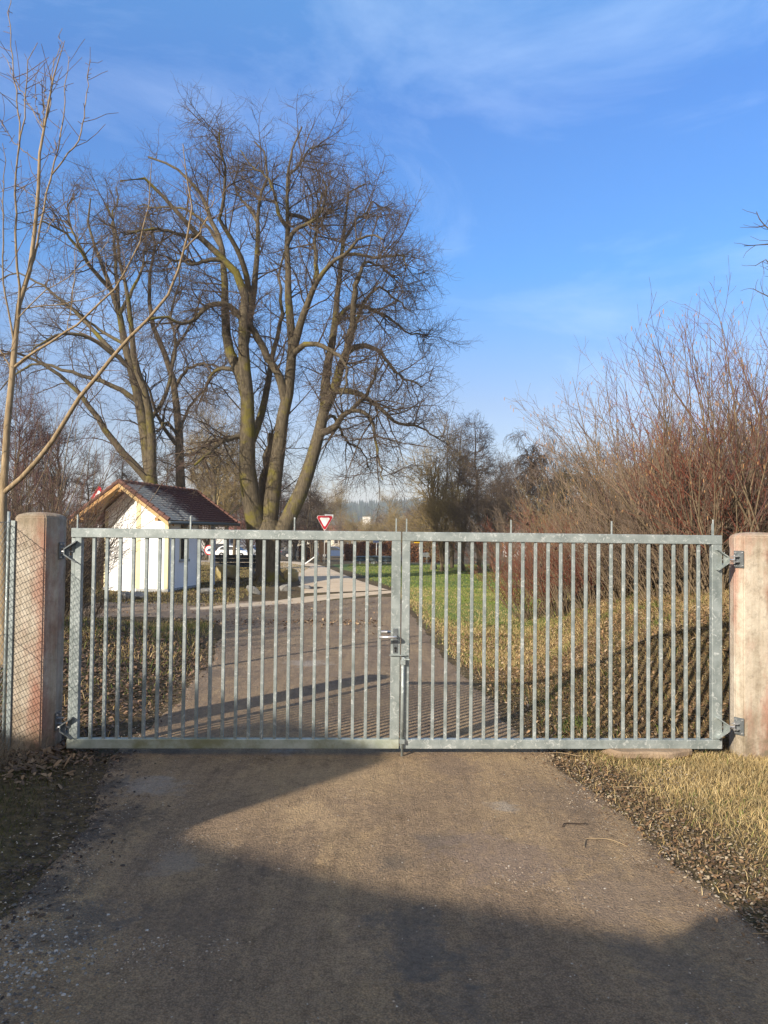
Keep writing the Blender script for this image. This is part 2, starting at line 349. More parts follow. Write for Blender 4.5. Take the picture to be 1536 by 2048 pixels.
    s1 = mix(nt, .5, n1, v2.outputs['Distance'], 'ADD'); s2 = mix(nt, .8, s1, n2, 'ADD'); s2 = mix(nt, 1, s2, noise(nt, 17, 6, .7), 'ADD')
    bump(nt, m, s2, 1, .024); return m
M['gravel'] = gravel_mat()
M['concrete_road'] = noisy('pale_concrete', [(.3, (.44, .345, .24)), (.7, (.60, .49, .35))], 1.6, bs=.2, bscale=30)
M['track'] = noisy('dirt_track', [(.3, (.18, .13, .085)), (.5, (.26, .19, .13)), (.7, (.34, .26, .18))], 2.2, bs=.7, bscale=30, bd=.02)
M['asphalt'] = noisy('asphalt', [(.3, (.10, .10, .10)), (.7, (.15, .15, .15))], 1.5, bs=.2, bscale=40)
M['meadow'] = noisy('meadow', [(.3, (.075, .11, .02)), (.55, (.10, .14, .03)), (.75, (.16, .15, .05))], 1.2, bs=.8, bscale=20, bd=.03)
def galv():
    m = mat('galvanised', rough=.5, metal=.35, spec=.4); nt = m.node_tree
    n = noise(nt, 9, 4, .6); c = ramp(nt, n, [(.35, (.215, .25, .25)), (.65, (.335, .378, .378))])
    nn = noise(nt, 24, 5, .72, dist=1.2); sp = ramp(nt, nn, [(.54, (0, 0, 0)), (.66, (.72, .72, .72))])
    c = mix(nt, sp, c, (.68, .72, .72)); 
    nd = noise(nt, 3.3, 6, .7); dk = ramp(nt, nd, [(.3, (.72, .74, .72)), (.5, (1, 1, 1))]); c = mix(nt, .8, c, dk, 'MULTIPLY')
    setc(m, c)
    nt.links.new(ramp(nt, nn, [(.45, (.55, .55, .55)), (.65, (.36, .36, .36))]), m.node_tree.nodes['Principled BSDF'].inputs['Roughness'])
    bump(nt, m, n, .08, .004); return m
M['galv'] = galv()
def galv_low():
    m = mat('galvanised_algae', rough=.55, metal=.25, spec=.4); nt = m.node_tree
    c = ramp(nt, noise(nt, 8, 5, .7), [(.3, (.26, .30, .24)), (.6, (.42, .46, .42))])
    al = ramp(nt, noise(nt, 1.6, 6, .7, stretch=(1, 1, 1)), [(.47, (0, 0, 0)), (.62, (.8, .8, .8))])
    c = mix(nt, al, c, (.17, .17, .08)); setc(m, c); return m
M['galv_low'] = galv_low()
M['steel_dark'] = noisy('zinc_fitting', [(.3, (.11, .125, .135)), (.7, (.20, .22, .23))], 25, rough=.45, metal=.5, bs=.1)
M['chrome'] = mat('aluminium', (.62, .62, .62), .3, .8)
M['black'] = mat('black_recess', (.012, .012, .012), .6)
def conc(name, red=.5, band=None):
    m = mat(name, rough=.9, spec=.2); nt = m.node_tree
    c = ramp(nt, noise(nt, 5, 8, .7), [(.28, (.33, .275, .205)), (.5, (.47, .41, .33)), (.72, (.60, .55, .46))])
    r = ramp(nt, noise(nt, 1.15, 7, .68, stretch=(3.4, 3.4, 1.0)), [(.47, (0, 0, 0)), (.60, (red, red, red))])
    c = mix(nt, r, c, (.38, .17, .125))
    g = ramp(nt, noise(nt, 16, 8, .8), [(.3, (.55, .55, .55)), (.5, (1, 1, 1))]); c = mix(nt, .8, c, g, 'MULTIPLY')
    if band is not None:
        tcb = N(nt, 'ShaderNodeTexCoord'); sb = N(nt, 'ShaderNodeSeparateXYZ'); nt.links.new(tcb.outputs['Object'], sb.inputs[0])
        ab = N(nt, 'ShaderNodeMath'); ab.operation = 'MULTIPLY_ADD'; ab.inputs[1].default_value = 1/.10; ab.inputs[2].default_value = -band/.10; nt.links.new(sb.outputs[0], ab.inputs[0])
        sq = N(nt, 'ShaderNodeMath'); sq.operation = 'ABSOLUTE'; nt.links.new(ab.outputs[0], sq.inputs[0])
        su = N(nt, 'ShaderNodeMath'); su.operation = 'SUBTRACT'; nt.links.new(noise(nt, 4, 8, .72, stretch=(2, 2, .7)), su.inputs[0])
        hf = N(nt, 'ShaderNodeMath'); hf.operation = 'MULTIPLY'; hf.inputs[1].default_value = .30; nt.links.new(sq.outputs[0], hf.inputs[0]); nt.links.new(hf.outputs[0], su.inputs[1])
        c = mix(nt, ramp(nt, su.outputs[0], [(.26, (0, 0, 0)), (.52, (.62, .62, .62))]), c, (.29, .10, .065))
    st = ramp(nt, noise(nt, 3.0, 6, .6, stretch=(9, 9, .5)), [(.35, (.72, .70, .66)), (.55, (1.05, 1.05, 1.05))]); c = mix(nt, .7, c, st, 'MULTIPLY')
    gm = N(nt, 'ShaderNodeNewGeometry'); sx = N(nt, 'ShaderNodeSeparateXYZ'); nt.links.new(gm.outputs['Position'], sx.inputs[0])
    mr = N(nt, 'ShaderNodeMapRange'); mr.inputs[1].default_value = 1.50; mr.inputs[2].default_value = 1.80; nt.links.new(sx.outputs[2], mr.inputs[0])
    ng = N(nt, 'ShaderNodeMath'); ng.operation = 'MULTIPLY'; nt.links.new(mr.outputs[0], ng.inputs[0]); nt.links.new(ramp(nt, noise(nt, 14, 7, .7), [(.3, (.3, .3, .3)), (.6, (1, 1, 1))]), ng.inputs[1])
    c = mix(nt, ng.outputs[0], c, (.19, .16, .10))
    md_ = N(nt, 'ShaderNodeMapRange'); md_.inputs[1].default_value = .42; md_.inputs[2].default_value = .0; nt.links.new(sx.outputs[2], md_.inputs[0])
    nd_ = N(nt, 'ShaderNodeMath'); nd_.operation = 'MULTIPLY'; nt.links.new(md_.outputs[0], nd_.inputs[0]); nt.links.new(ramp(nt, noise(nt, 7, 8, .75), [(.35, (0, 0, 0)), (.6, (1.1, 1.1, 1.1))]), nd_.inputs[1])
    c = mix(nt, nd_.outputs[0], c, (.17, .14, .095))
    pv_ = ramp(nt, voro(nt, 60).outputs['Distance'], [(.0, (.35, .33, .30)), (.13, (1, 1, 1))]); c = mix(nt, ramp(nt, noise(nt, 9, 5, .6), [(.5, (0, 0, 0)), (.6, (.8, .8, .8))]), c, mix(nt, 1, c, pv_, 'MULTIPLY'))
    setc(m, c); bump(nt, m, noise(nt, 32, 10, .82), .8, .012); return m
M['pillar_l'] = conc('concrete_red_stained', .3, .085); M['pillar_r'] = conc('concrete_pink_stained', .6, .09)
def bark(name, c0, c1, moss=(.16, .14, .03), ml=.6, sc_=6, bs=.8):
    m = mat(name, rough=.95, spec=.1); nt = m.node_tree
    c = ramp(nt, noise(nt, sc_, 8, .7, stretch=(3, 3, .6)), [(.3, c0), (.7, c1)])
    ms = ramp(nt, noise(nt, .9, 5, .6), [(ml, (0, 0, 0)), (ml+.1, (.9, .9, .9))]); c = mix(nt, ms, c, moss)
    setc(m, c); bump(nt, m, noise(nt, sc_*2.2, 7, .7, stretch=(3, 3, .5)), bs, .04); return m
M['bark_lime'] = bark('lime_bark', (.055, .046, .032), (.175, .145, .10), ml=.53)
M['bark_dark'] = bark('dark_bark', (.06, .05, .035), (.17, .135, .095), ml=.6)
M['twig_lime'] = mat('lime_twig', (.10, .076, .058), .9, spec=.15)
M['twig_dark'] = mat('dark_twig', (.085, .065, .05), .9, spec=.15)
M['twig_grey'] = mat('grey_twig', (.16, .13, .115), .9, spec=.15)
M['twig_brown'] = mat('brown_twig', (.17, .13, .10), .9, spec=.15)
M['twig_olive'] = mat('olive_twig', (.26, .20, .10), .9, spec=.15)
M['twig_red'] = mat('dogwood_red_twig', (.17, .055, .035), .75, spec=.25)
M['twig_plum'] = mat('plum_twig', (.13, .075, .065), .85, spec=.2)
M['twig_tan'] = mat('hazel_tan_twig', (.20, .145, .105), .8, spec=.2)
M['stem_tan'] = bark('hazel_stem', (.09, .07, .045), (.25, .19, .125), ml=.7, sc_=14, bs=.3)
M['ash'] = bark('ash_bark', (.15, .11, .065), (.40, .31, .20), moss=(.22, .18, .08), ml=.62, sc_=10, bs=.3)
M['ash_twig'] = mat('ash_twig', (.17, .12, .085), .8, spec=.2)
M['catkin'] = mat('catkin', (.42, .24, .11), .8); M['stalk'] = mat('dry_stalk', (.27, .20, .12), .9)
M['burr'] = mat('burr', (.03, .018, .012), .9)
M['grass'] = attrmat('grass_blades'); M['leaf'] = attrmat('dead_leaves', .8, .25); M['stone'] = attrmat('gravel_stones', .85, .3, .2)
M['boulder'] = noisy('mossy_boulder', [(.3, (.20, .16, .06)), (.5, (.30, .24, .10)), (.7, (.36, .33, .26))], 3.5, bs=.7, bscale=12, bd=.04)
M['rock'] = noisy('grey_rock', [(.3, (.13, .13, .12)), (.7, (.27, .265, .25))], 5, bs=.7, bscale=14, bd=.03)
M['render'] = noisy('white_render', [(.3, (.80, .81, .81)), (.7, (.86, .87, .87))], 2.5, bs=.15, bscale=60, bd=.004)
M['cream'] = noisy('cream_paint', [(.3, (.62, .55, .34)), (.7, (.70, .63, .42))], 4, bs=.1)
M['plinth'] = noisy('grey_plinth', [(.3, (.28, .29, .29)), (.7, (.40, .41, .40))], 7, bs=.3)
M['wood'] = noisy('roof_timber', [(.3, (.30, .17, .07)), (.7, (.50, .31, .14))], 6, stretch=(1, 8, 1), bs=.2)
M['wood_pale'] = noisy('verge_board', [(.3, (.42, .29, .14)), (.7, (.52, .38, .20))], 5, bs=.2)
M['wood_dark'] = noisy('weathered_shaded_boards', [(.3, (.03, .034, .038)), (.7, (.07, .075, .08))], 9, stretch=(1, 6, 6), bs=.3)  # bench boards: weathered tone plus tree shade put into the colour
M['wood_brown'] = noisy('dark_brown_boards', [(.3, (.035, .022, .014)), (.7, (.08, .05, .03))], 9, bs=.3)
M['tile_red'] = noisy('verge_tile', [(.3, (.10, .05, .04)), (.7, (.18, .09, .07))], 9, bs=.3)
def tiles():
    m = mat('roof_tiles', rough=.9, spec=.12); nt = m.node_tree
    tc = N(nt, 'ShaderNodeTexCoord'); sx = N(nt, 'ShaderNodeSeparateXYZ'); nt.links.new(tc.outputs['Object'], sx.inputs[0])
    a = N(nt, 'ShaderNodeMath'); a.operation = 'MULTIPLY_ADD'; a.inputs[1].default_value = -.30; a.inputs[2].default_value = .95; nt.links.new(sx.outputs[1], a.inputs[0])
    n = noise(nt, 1.6, 6, .65); b = N(nt, 'ShaderNodeMath'); b.operation = 'ADD'; nt.links.new(a.outputs[0], b.inputs[0])
    n2 = N(nt, 'ShaderNodeMath'); n2.operation = 'MULTIPLY_ADD'; n2.inputs[1].default_value = 1.5; n2.inputs[2].default_value = -.75; nt.links.new(n, n2.inputs[0]); nt.links.new(n2.outputs[0], b.inputs[1])
    c = ramp(nt, b.outputs[0], [(.25, (.085, .042, .040)), (.5, (.20, .17, .15)), (.62, (.52, .47, .385))])
    g = ramp(nt, noise(nt, 30, 5, .7), [(.3, (.6, .6, .6)), (.6, (1.15, 1.15, 1.15))]); setc(m, mix(nt, .9, c, g, 'MULTIPLY')); return m
M['tiles'] = tiles()
M['zinc'] = mat('zinc_gutter', (.10, .12, .13), .5, .4)
M['glass'] = mat('dark_glass', (.02, .022, .025), .08, 0, .8)
M['white'] = mat('white_paint', (.78, .78, .77), .4); M['car_white'] = mat('white_car_paint', (.78, .80, .82), .18, 0, .6)
M['car_dark'] = mat('black_car_paint', (.025, .027, .032), .18, 0, .6); M['car_silver'] = mat('silver_car_paint', (.42, .44, .46), .22, .5, .6); M['car_blue'] = mat('blue_car_paint', (.05, .08, .16), .2, 0, .6)
M['tyre'] = mat('tyre_rubber', (.02, .02, .02), .85); M['rim'] = mat('alloy_rim', (.45, .45, .46), .35, .7)
M['lamp_red'] = mat('tail_lamp', (.35, .02, .02), .2); M['lamp'] = mat('head_lamp', (.6, .62, .65), .1, .3)
M['sign_red'] = mat('sign_red', (.45, .015, .03), .35); M['sign_white'] = mat('sign_white', (.78, .78, .78), .35); M['sign_blue'] = mat('sign_symbol', (.06, .08, .16), .4); M['sign_yellow'] = mat('sign_yellow', (.72, .45, .03), .4)
M['post'] = mat('sign_post', (.50, .50, .49), .45, .4)
M['post_white'] = noisy('painted_post', [(.3, (.45, .46, .48)), (.7, (.58, .59, .6))], 6, bs=.1)
M['facade'] = noisy('white_facade', [(.3, (.70, .69, .66)), (.7, (.78, .77, .74))], .8, bs=0)
M['facade_cream'] = noisy('cream_facade', [(.3, (.60, .55, .45)), (.7, (.66, .61, .52))], .8, bs=0)
M['roof_red'] = noisy('red_roof', [(.3, (.22, .08, .05)), (.7, (.30, .12, .08))], 2, bs=0)
M['conifer'] = noisy('conifer_wood', [(.3, (.018, .034, .022)), (.7, (.035, .055, .032))], .15, bs=0)
M['puddle'] = mat('puddle_water', (.05, .05, .05), .03, 0, .8)
# ------------------------------------------------------------------ the ground
def gridmesh(name, xs, ys, mt, zf, label=None, cat=None, kind='structure'):
    X, Y = np.meshgrid(xs, ys); Z = zf(X, Y); V = np.stack([X, Y, Z], -1).reshape(-1, 3)
    nx, ny = len(xs), len(ys); i = (np.arange(ny-1)*nx)[:, None]+np.arange(nx-1)[None, :]
    F = np.stack([i, i+1, i+nx+1, i+nx], -1).reshape(-1, 4)
    o = npmesh(name, V, F, mt, smooth=True); o['kind'] = kind
    if label: tag(o, label, cat)
    return o
xs = np.unique(np.round(np.r_[-2600, -1800, -1200, -800, -500, -300, -200, -140, -100, -75, -60, -50, np.arange(-42, -8, 1.5), np.arange(-8, 9, .1), np.arange(9, 42, 1.5), 50, 60, 75, 100, 140, 200, 300, 500, 800, 1200, 1800, 2600], 3))
ys = np.unique(np.round(np.r_[-60, -40, -25, -15, -8, np.arange(-4, 1, .5), np.arange(1, 22, .1), np.arange(22, 60, 1.0), np.arange(60, 140, 4), 160, 200, 260, 340, 420, np.arange(460, 1300, 40), 1500, 2000, 3000], 3))
gridmesh('ground', xs, ys, M['ground'], lambda x, y: gz(x, y), 'brown earth and leaf mould under grass and shrubs', 'ground')
def ribbon(name, c1, c2, mt, off, nl=120, nw=14, jit=.0, label=None, cat='road', world=False, edge=.02, seed=1):
    a = np.array([(p if world else G(*p)[:2]) for p in c1], float); b = np.array([(p if world else G(*p)[:2]) for p in c2], float)
    a = resample(a, nl); b = resample(b, nl); u = np.linspace(0, 1, nw)
    rs = np.random.default_rng(seed)
    if jit:
        def nz():
            n = rs.normal(size=nl); k = np.array([.25, .5, .25]); s = np.convolve(n, k, 'same'); l = np.interp(np.arange(nl), np.linspace(0, nl, nl//8), rs.normal(size=nl//8)); return (s*.5+l)*jit
        d = (b-a); d /= np.linalg.norm(d, axis=1, keepdims=True)+1e-9; a = a-d*nz()[:, None]; b = b+d*nz()[:, None]
    Pn = a[:, None, :]*(1-u)[None, :, None]+b[:, None, :]*u[None, :, None]
    Z = gz(Pn[..., 0], Pn[..., 1])+off
    e = np.minimum(u, 1-u)*np.linalg.norm(b-a, axis=1)[:, None]; Z = Z-(off+.006)*(1-np.clip(e/(.05), 0, 1)) if edge else Z
    V = np.concatenate([Pn, Z[..., None]], -1).reshape(-1, 3); i = (np.arange(nl-1)*nw)[:, None]+np.arange(nw-1)[None]
    o = npmesh(name, V, np.stack([i, i+1, i+nw+1, i+nw], -1).reshape(-1, 4), mt, smooth=True); o['kind'] = 'structure'
    if label: tag(o, label, cat)
    return o
yy = np.r_[np.arange(-3, 19.8, .6), 19.8]
# gravel driveway: left edge opens into the track beyond y=13.5
def el2(y): return np.interp(y, [-3, 0, 3, 4.1, 5.4, 7, 9, 11.5, 13.0, 14.2, 15.6, 17.9, 19.8], [-1.7, -1.6, -1.55, -1.63, -1.95, -1.92, -2.1, -2.5, -2.85, -3.5, -3.5, -1.8, -.2])
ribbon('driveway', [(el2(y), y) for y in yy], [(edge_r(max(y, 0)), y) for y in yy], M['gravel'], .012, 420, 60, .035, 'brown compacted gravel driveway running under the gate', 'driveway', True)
ribbon('dirt_track', [(150, 1205), (300, 1203), (450, 1204), (560, 1200)], [(150, 1237), (300, 1236), (450, 1240), (600, 1240)], M['track'], .008, 90, 16, .05, 'brown dirt track crossing behind the driveway', 'track', seed=4)
ribbon('concrete_road', [(380, 1121), (480, 1121), (560, 1122), (610, 1125), (645, 1132), (690, 1150), (740, 1168), (782, 1181)],
       [(380, 1130), (480, 1131), (530, 1134), (570, 1140), (590, 1152), (598, 1165), (600, 1176), (600, 1188)], M['concrete_road'], .016, 120, 18, .02, 'pale concrete road curving in from behind the big tree', 'road')
ribbon('road_edge_strip', [(784, 1182), (700, 1186), (620, 1192), (540, 1202), (430, 1213), (380, 1216)],
       [(784, 1186), (720, 1193), (660, 1199), (600, 1207), (500, 1215), (430, 1219), (380, 1220)], M['concrete_road'], .022, 80, 6, .03, 'pale sandy strip along the end of the concrete road', 'road', seed=3)
ribbon('main_road', [(560, 1100), (680, 1105), (760, 1108), (860, 1112)], [(560, 1109), (680, 1113), (760, 1121), (860, 1124)], M['asphalt'], .02, 60, 8, 0, 'grey asphalt main road bending past the hedge', 'road', edge=0)
ribbon('meadow', [(655, 1130), (720, 1152), (790, 1178), (830, 1205), (860, 1235)], [(1040, 1128), (1060, 1150), (1060, 1180), (1050, 1215), (1000, 1250)], M['meadow'], .012, 80, 40, .1, 'green meadow strip between the road and the bushes', 'meadow', seed=6)
# ------------------------------------------------------------------ the gate
GA = math.atan2(.17, 4.688); LEAF = 2.341
def gate_leaf(name, ox, left, label):
    base = (-2.213+math.cos(GA)*ox, 5.24+math.sin(GA)*ox, 0)
    t = empty(name, base, GA, label, 'gate', 'leaves of the double gate')
    z0, z1, f, d = .058, 1.608, .066, .05; L = LEAF
    b = MB(); b.box(0, L, 0, d, z1-f, z1); b.build('top_rail', M['galv'], t, .003)
    b = MB(); b.box(0, L, 0, d, z0, z0+f); b.build('bottom_rail', M['galv_low'] if left else M['galv'], t, .003)
    hx0, hx1, mx0, mx1 = (0, .075, L-.066, L) if left else (L-.075, L, 0, .058)
    b = MB()
    if left: b.box(hx0+.03, hx1, .0005, d-.0005, z0+f+.001, z1-f-.001); b.box(hx0, hx0+.028, .012, d-.002, z0+.002, z1-.002-f)
    else: b.box(hx0, hx1-.0, .0005, d-.0005, z0+f+.001, z1-f-.001)
    b.build('hinge_stile', M['galv'], t, .003)
    b = MB(); b.box(mx0, mx1, -.001, d-.0005, z0+f+.001, z1-f-.001); b.build('meeting_stile', M['galv'], t, .003)
    s0 = .157 if left else .138
    for i in range(23):
        x = s0+.0925*i; b = MB(); b.box(x-.0115, x+.0115, .012, .035, z0+f-.004, z1-f+.004); b.build('bar', M['galv'], t, .0025)
    for x in ((.035, .832, 1.573, 2.305) if left else (.03, .79, 1.53, 2.285)):
        b = MB(); wd = .005
        if not left and x > 2: b.box(x-.014, x+.004, .02, .026, z1, z1+.085); b.box(x-.008, x+.004, .02, .026, z1+.085, z1+.115)
        else: b.box(x-wd, x+wd, .02, .03, z1-.001, z1+.095)
        b.build('spike', M['galv'], t, .001)
    # hinge brackets : V shaped folded plates with bolt
    sx = -1 if left else 1
    hx = .03 if left else L-.03
    for zc in (1.43, .215) if not left else (1.44, .205):
        b = MB()
        tip = hx+sx*.065
        # two splayed flanges and a web
        for s in (-1, 1):
            b.prism([(hx-sx*.02, zc+s*.072), (hx-sx*.014, zc+s*.078), (tip, zc+s*.024), (tip, zc+s*.014)], -.035, d*.6)
        b.prism([(tip-sx*.03, zc+.034), (tip-sx*.002, zc+.014), (tip-sx*.002, zc-.014), (tip-sx*.03, zc-.034)], -.008, -.003)
        b.box(min(tip-sx*.004, tip+sx*.003), max(tip-sx*.004, tip+sx*.003), -.034, d*.6-.001, zc-.0235, zc+.0235)
        br = b.build('hinge_bracket', M['steel_dark'] if left else M['galv'], t)  # left bracket's darker metal stands in for shade on its angled plates
        b = MB(); b.tube([(tip-sx*.05, .012, zc), (tip+sx*(.03 if left else .06), .012, zc)], .0075, 10); b.tube([(tip+sx*.004, .012, zc), (tip+sx*.016, .012, zc)], .014, 6); b.tube([(tip-sx*.018, .012, zc), (tip-sx*.006, .012, zc)], .014, 6)
        b.build('hinge_bolt', M['chrome'], br, smooth=False)
    return t
gl = gate_leaf('gate_leaf', 0, True, 'left leaf of the galvanised gate, carrying the lever handle')
gr = gate_leaf('gate_leaf', 2.350, False, 'right leaf of the galvanised gate, carrying the long drop bolt')
# lock plate and lever handle on left leaf
L = LEAF; b = MB(); b.box(L-.052, L-.016, -.006, -.0012, .738, .915); lp = b.build('lock_plate', M['steel_dark'], gl, .002)
b = MB(); b.tube([(L-.034, -.0065, .775), (L-.034, -.012, .775)], .009, 12); b.build('lock_cylinder', M['black'], lp); b = MB(); b.box(L-.039, L-.029, -.0115, -.0065, .748, .762)
for z in (): b.tube([(L-.034, -.0065, z), (L-.034, -.009, z)], .006, 8)
b.build('lock_screw', M['black'], lp)
b = MB(); b.tube([(L-.034, -.006, .862), (L-.034, -.062, .862), (L-.040, -.071, .862), (L-.055, -.075, .862), (L-.155, -.072, .860)], [.011, .0105, .0105, .010, .011], 12)
b.build('lever_handle', M['chrome'], gl, smooth=True)
b = MB(); b.tube([(L-.034, .05, .872), (L-.034, .11, .872), (L-.045, .12, .872), (L-.155, .118, .872)], .0105, 12); b.build('lever_handle', M['chrome'], gl, smooth=True)
b = MB(); b.box(L-.075, L+.048, -.018, -.0025, .722, .728); b.build('stop_plate', M['galv'], gl, .001)
b = MB(); b.tube([(.012, -.016, .715), (.012, -.016, .0)], .0095, 10); b.tube([(.012, -.016, .715), (.012, -.016, .14)], .012, 10); dbt = b.build('drop_bolt', M['galv'], gr, smooth=True)
for z in (.10, .66): b = MB(); b.box(-.006, .030, -.031, -.0015, z, z+.032); b.build('bolt_guide', M['galv'], dbt, .002)
b = MB(); b.tube([(.012, -.016, .70), (.05, -.045, .70), (.06, -.05, .70)], .006, 8); b.build('bolt_grip', M['galv'], dbt, smooth=True)
b = MB(); b.box(.056, .062, .02, .045, .74, .80); b.build('lock_keep', M['steel_dark'], gr)
b = MB(); b.box(.085, .125, .018, .030, 1.528, 1.541); b.build('yellow_tag', M['sign_yellow'], gr)
# ------------------------------------------------------------------ concrete pillars
def pillar(label, cx, cy, rz, wdt, dep, ztop, mt, ch=.055, plates=(), sx=1, dome=.035, rear=None):
    t = empty('gate_pillar', (cx, cy, 0), rz, label, 'pillar', 'concrete gate pillars')
    a, c = wdt/2, dep/2
    cy_ = ch*1.9 if rear is None else ch*1.35; rr_ = rear or ch; ring = [(-a+ch, -c), (a-ch, -c), (a, -c+cy_), (a, c-rr_), (a-rr_, c), (-a+rr_, c), (-a, c-rr_), (-a, -c+cy_)]
    b = MB(); zs = [(-.3, 1.0), (ztop, 1.0), (ztop+dome*.35, .93), (ztop+dome*.8, .66), (ztop+dome, .3)]
    V = []; 
    for z, k in zs: V += [(x*k, y*k, z) for x, y in ring]
    n = 8; Fs = [(i*n+j, i*n+(j+1) % n, (i+1)*n+(j+1) % n, (i+1)*n+j) for i in range(len(zs)-1) for j in range(n)]
    Fs += [tuple(range(n))[::-1], tuple(range((len(zs)-1)*n, len(zs)*n))]
    b.add(V, Fs); o = b.build('shaft', mt, t)
    bm = bmesh.new(); bm.from_mesh(o.data); e = [e for e in bm.edges]; bmesh.ops.bevel(bm, geom=e, offset=.008, segments=2, affect='EDGES', clamp_overlap=True)
    bm.to_mesh(o.data); bm.free()
    return t
pl = pillar('left concrete gate pillar with rusty red stain, beside the chain link fence', -2.518, 5.42, .03, .315, .30, 1.685, M['pillar_l'], ch=.055)
pr = pillar('right concrete gate pillar with pink stain and bright bare edge', 2.778, 5.555, .0, .36, .26, 1.60, M['pillar_r'], ch=.042, rear=.11)
def plate(parent, x, y, z, ax, w_=.062, h_=.125):
    b = MB()
    if ax == 'y': b.box(x-w_/2, x+w_/2, y-.009, y-.0012, z-h_/2, z+h_/2)
    else: b.box(x+(.0012 if x > 0 else -.009), x+(.009 if x > 0 else -.0012), y-w_/2, y+w_/2, z-h_/2, z+h_/2)
    o = b.build('hinge_plate', M['steel_dark'], parent, .001)
    b = MB()
    for i in (-1, 1):
        for j in (-1, 1):
            if ax == 'y': b.tube([(x+i*w_*.33, y-.009, z+j*h_*.38), (x+i*w_*.33, y-.016, z+j*h_*.38)], .006, 6)
            else:
                s = 1 if x > 0 else -1; b.tube([(x+s*.009, y+i*w_*.33, z+j*h_*.38), (x+s*.018, y+i*w_*.33, z+j*h_*.38)], .006, 6)
    if ax == 'y':
        for s in (-1, 1): b.prism([(x-.012, y-.009), (x-.012, y-.05), (x+.012, y-.05), (x+.012, y-.009)], z+s*.020-.003, z+s*.020+.003, 'z')
    else:
        s = 1 if x > 0 else -1
        for q in (-1, 1): b.prism([(x+s*.009, y-.014), (x+s*.05, y-.014), (x+s*.05, y+.014), (x+s*.009, y+.014)], z+q*.020-.003, z+q*.020+.003, 'z')
    b.build('eye_lug', M['chrome'], o)
plate(pl, .1575, -.005, 1.44, 'x', .09); plate(pl, .1575, -.005, .205, 'x', .09)
# right pillar : plates straddle the chamfer, flat to the front
for z in (1.435, .215):
    b = MB(); Mx = Matrix.Translation((-.160, -.104, z)) @ Matrix.Rotation(-math.radians(52), 4, 'Z')
    b.box(-.036, .036, -.010, -.002, -.062, .062, Mx); o = b.build('hinge_plate', M['steel_dark'], pr, .001)
    b = MB()
    for i in (-1, 1):
        for j in (-1, 1):
            p = Mx @ Vector((i*.025, -.010, j*.048)); q = Mx @ Vector((i*.025, -.018, j*.048)); b.tube([p, q], .006, 6)
    for s in (-1, 1): b.box(-.038, .012, -.05, -.010, s*.020-.003, s*.020+.003, Mx)
    b.tube([Mx @ Vector((-.018, -.038, -.032)), Mx @ Vector((-.018, -.038, .032))], .007, 8)
    b.build('eye_lug', M['chrome'], o)
# ------------------------------------------------------------------ chain link fence (left)
fe = empty('chain_link_fence', (-2.665, 5.30, 0), 0, 'grey chain link fence with thin round post, left of the red stained pillar', 'fence')
A = np.array([0.0, 0]); B_ = np.array([-.30, -3.6]); FH = 1.62; Lf = float(np.linalg.norm(B_-A)); dv = (B_-A)/Lf
pl_, rl_ = [], []
sp = .048; nn = int(Lf/sp)
lines = []
nstep = int(FH/(sp*.5))
for i in range(nn+int(FH/sp)+4):
    for sgn in (1, -1):
        pts = []
        for k in range(2):
            pass
        # straight diagonal wires clipped to the panel
        s0 = i*sp if sgn < 0 else i*sp-FH
        s1 = s0+(FH if sgn > 0 else -FH)
        za, zb = .03, .03+FH
        # clip
        def at_s(s): return za+(s-s0)/(s1-s0)*(zb-za)
        lo, hi = max(0, min(s0, s1)), min(Lf, max(s0, s1))
        if hi-lo < .02: continue
        lines.append(((lo, at_s(lo)), (hi, at_s(hi)), sgn))
Pn = []
for (sa, zaa), (sb, zbb), sg in lines:
    u = np.linspace(0, 1, 2)[:, None]
    a3 = np.array([A[0]+dv[0]*sa, A[1]+dv[1]*sa, zaa]); b3 = np.array([A[0]+dv[0]*sb, A[1]+dv[1]*sb, zbb]); off = np.array([.0022*sg, 0, 0])
    Pn.append((a3+off)*(1-u)+(b3+off)*u)
Pn = np.array(Pn); V, F = tubes([Pn], [np.full(Pn.shape[:2], .0016)], 4)
npmesh('wire_mesh', V, F, M['galv'], fe)
for z in (.05, .85, 1.64):
    b = MB(); b.tube([(A[0], A[1], z), (B_[0], B_[1], z)], .0022, 5); b.build('tension_wire', M['galv'], fe)
for s, r_, zt in ((.02, .010, 1.72), (1.9, .02, 1.75), (3.55, .02, 1.75)):
    b = MB(); b.tube([(dv[0]*s-.01, dv[1]*s, -.2), (dv[0]*s-.01, dv[1]*s, zt)], r_, 12); b.build('fence_post', M['galv'], fe, smooth=True)
b = MB(); b.box(.018, .046, -.045, -.02, .03, 1.655); b.build('edge_strip', M['galv'], fe)
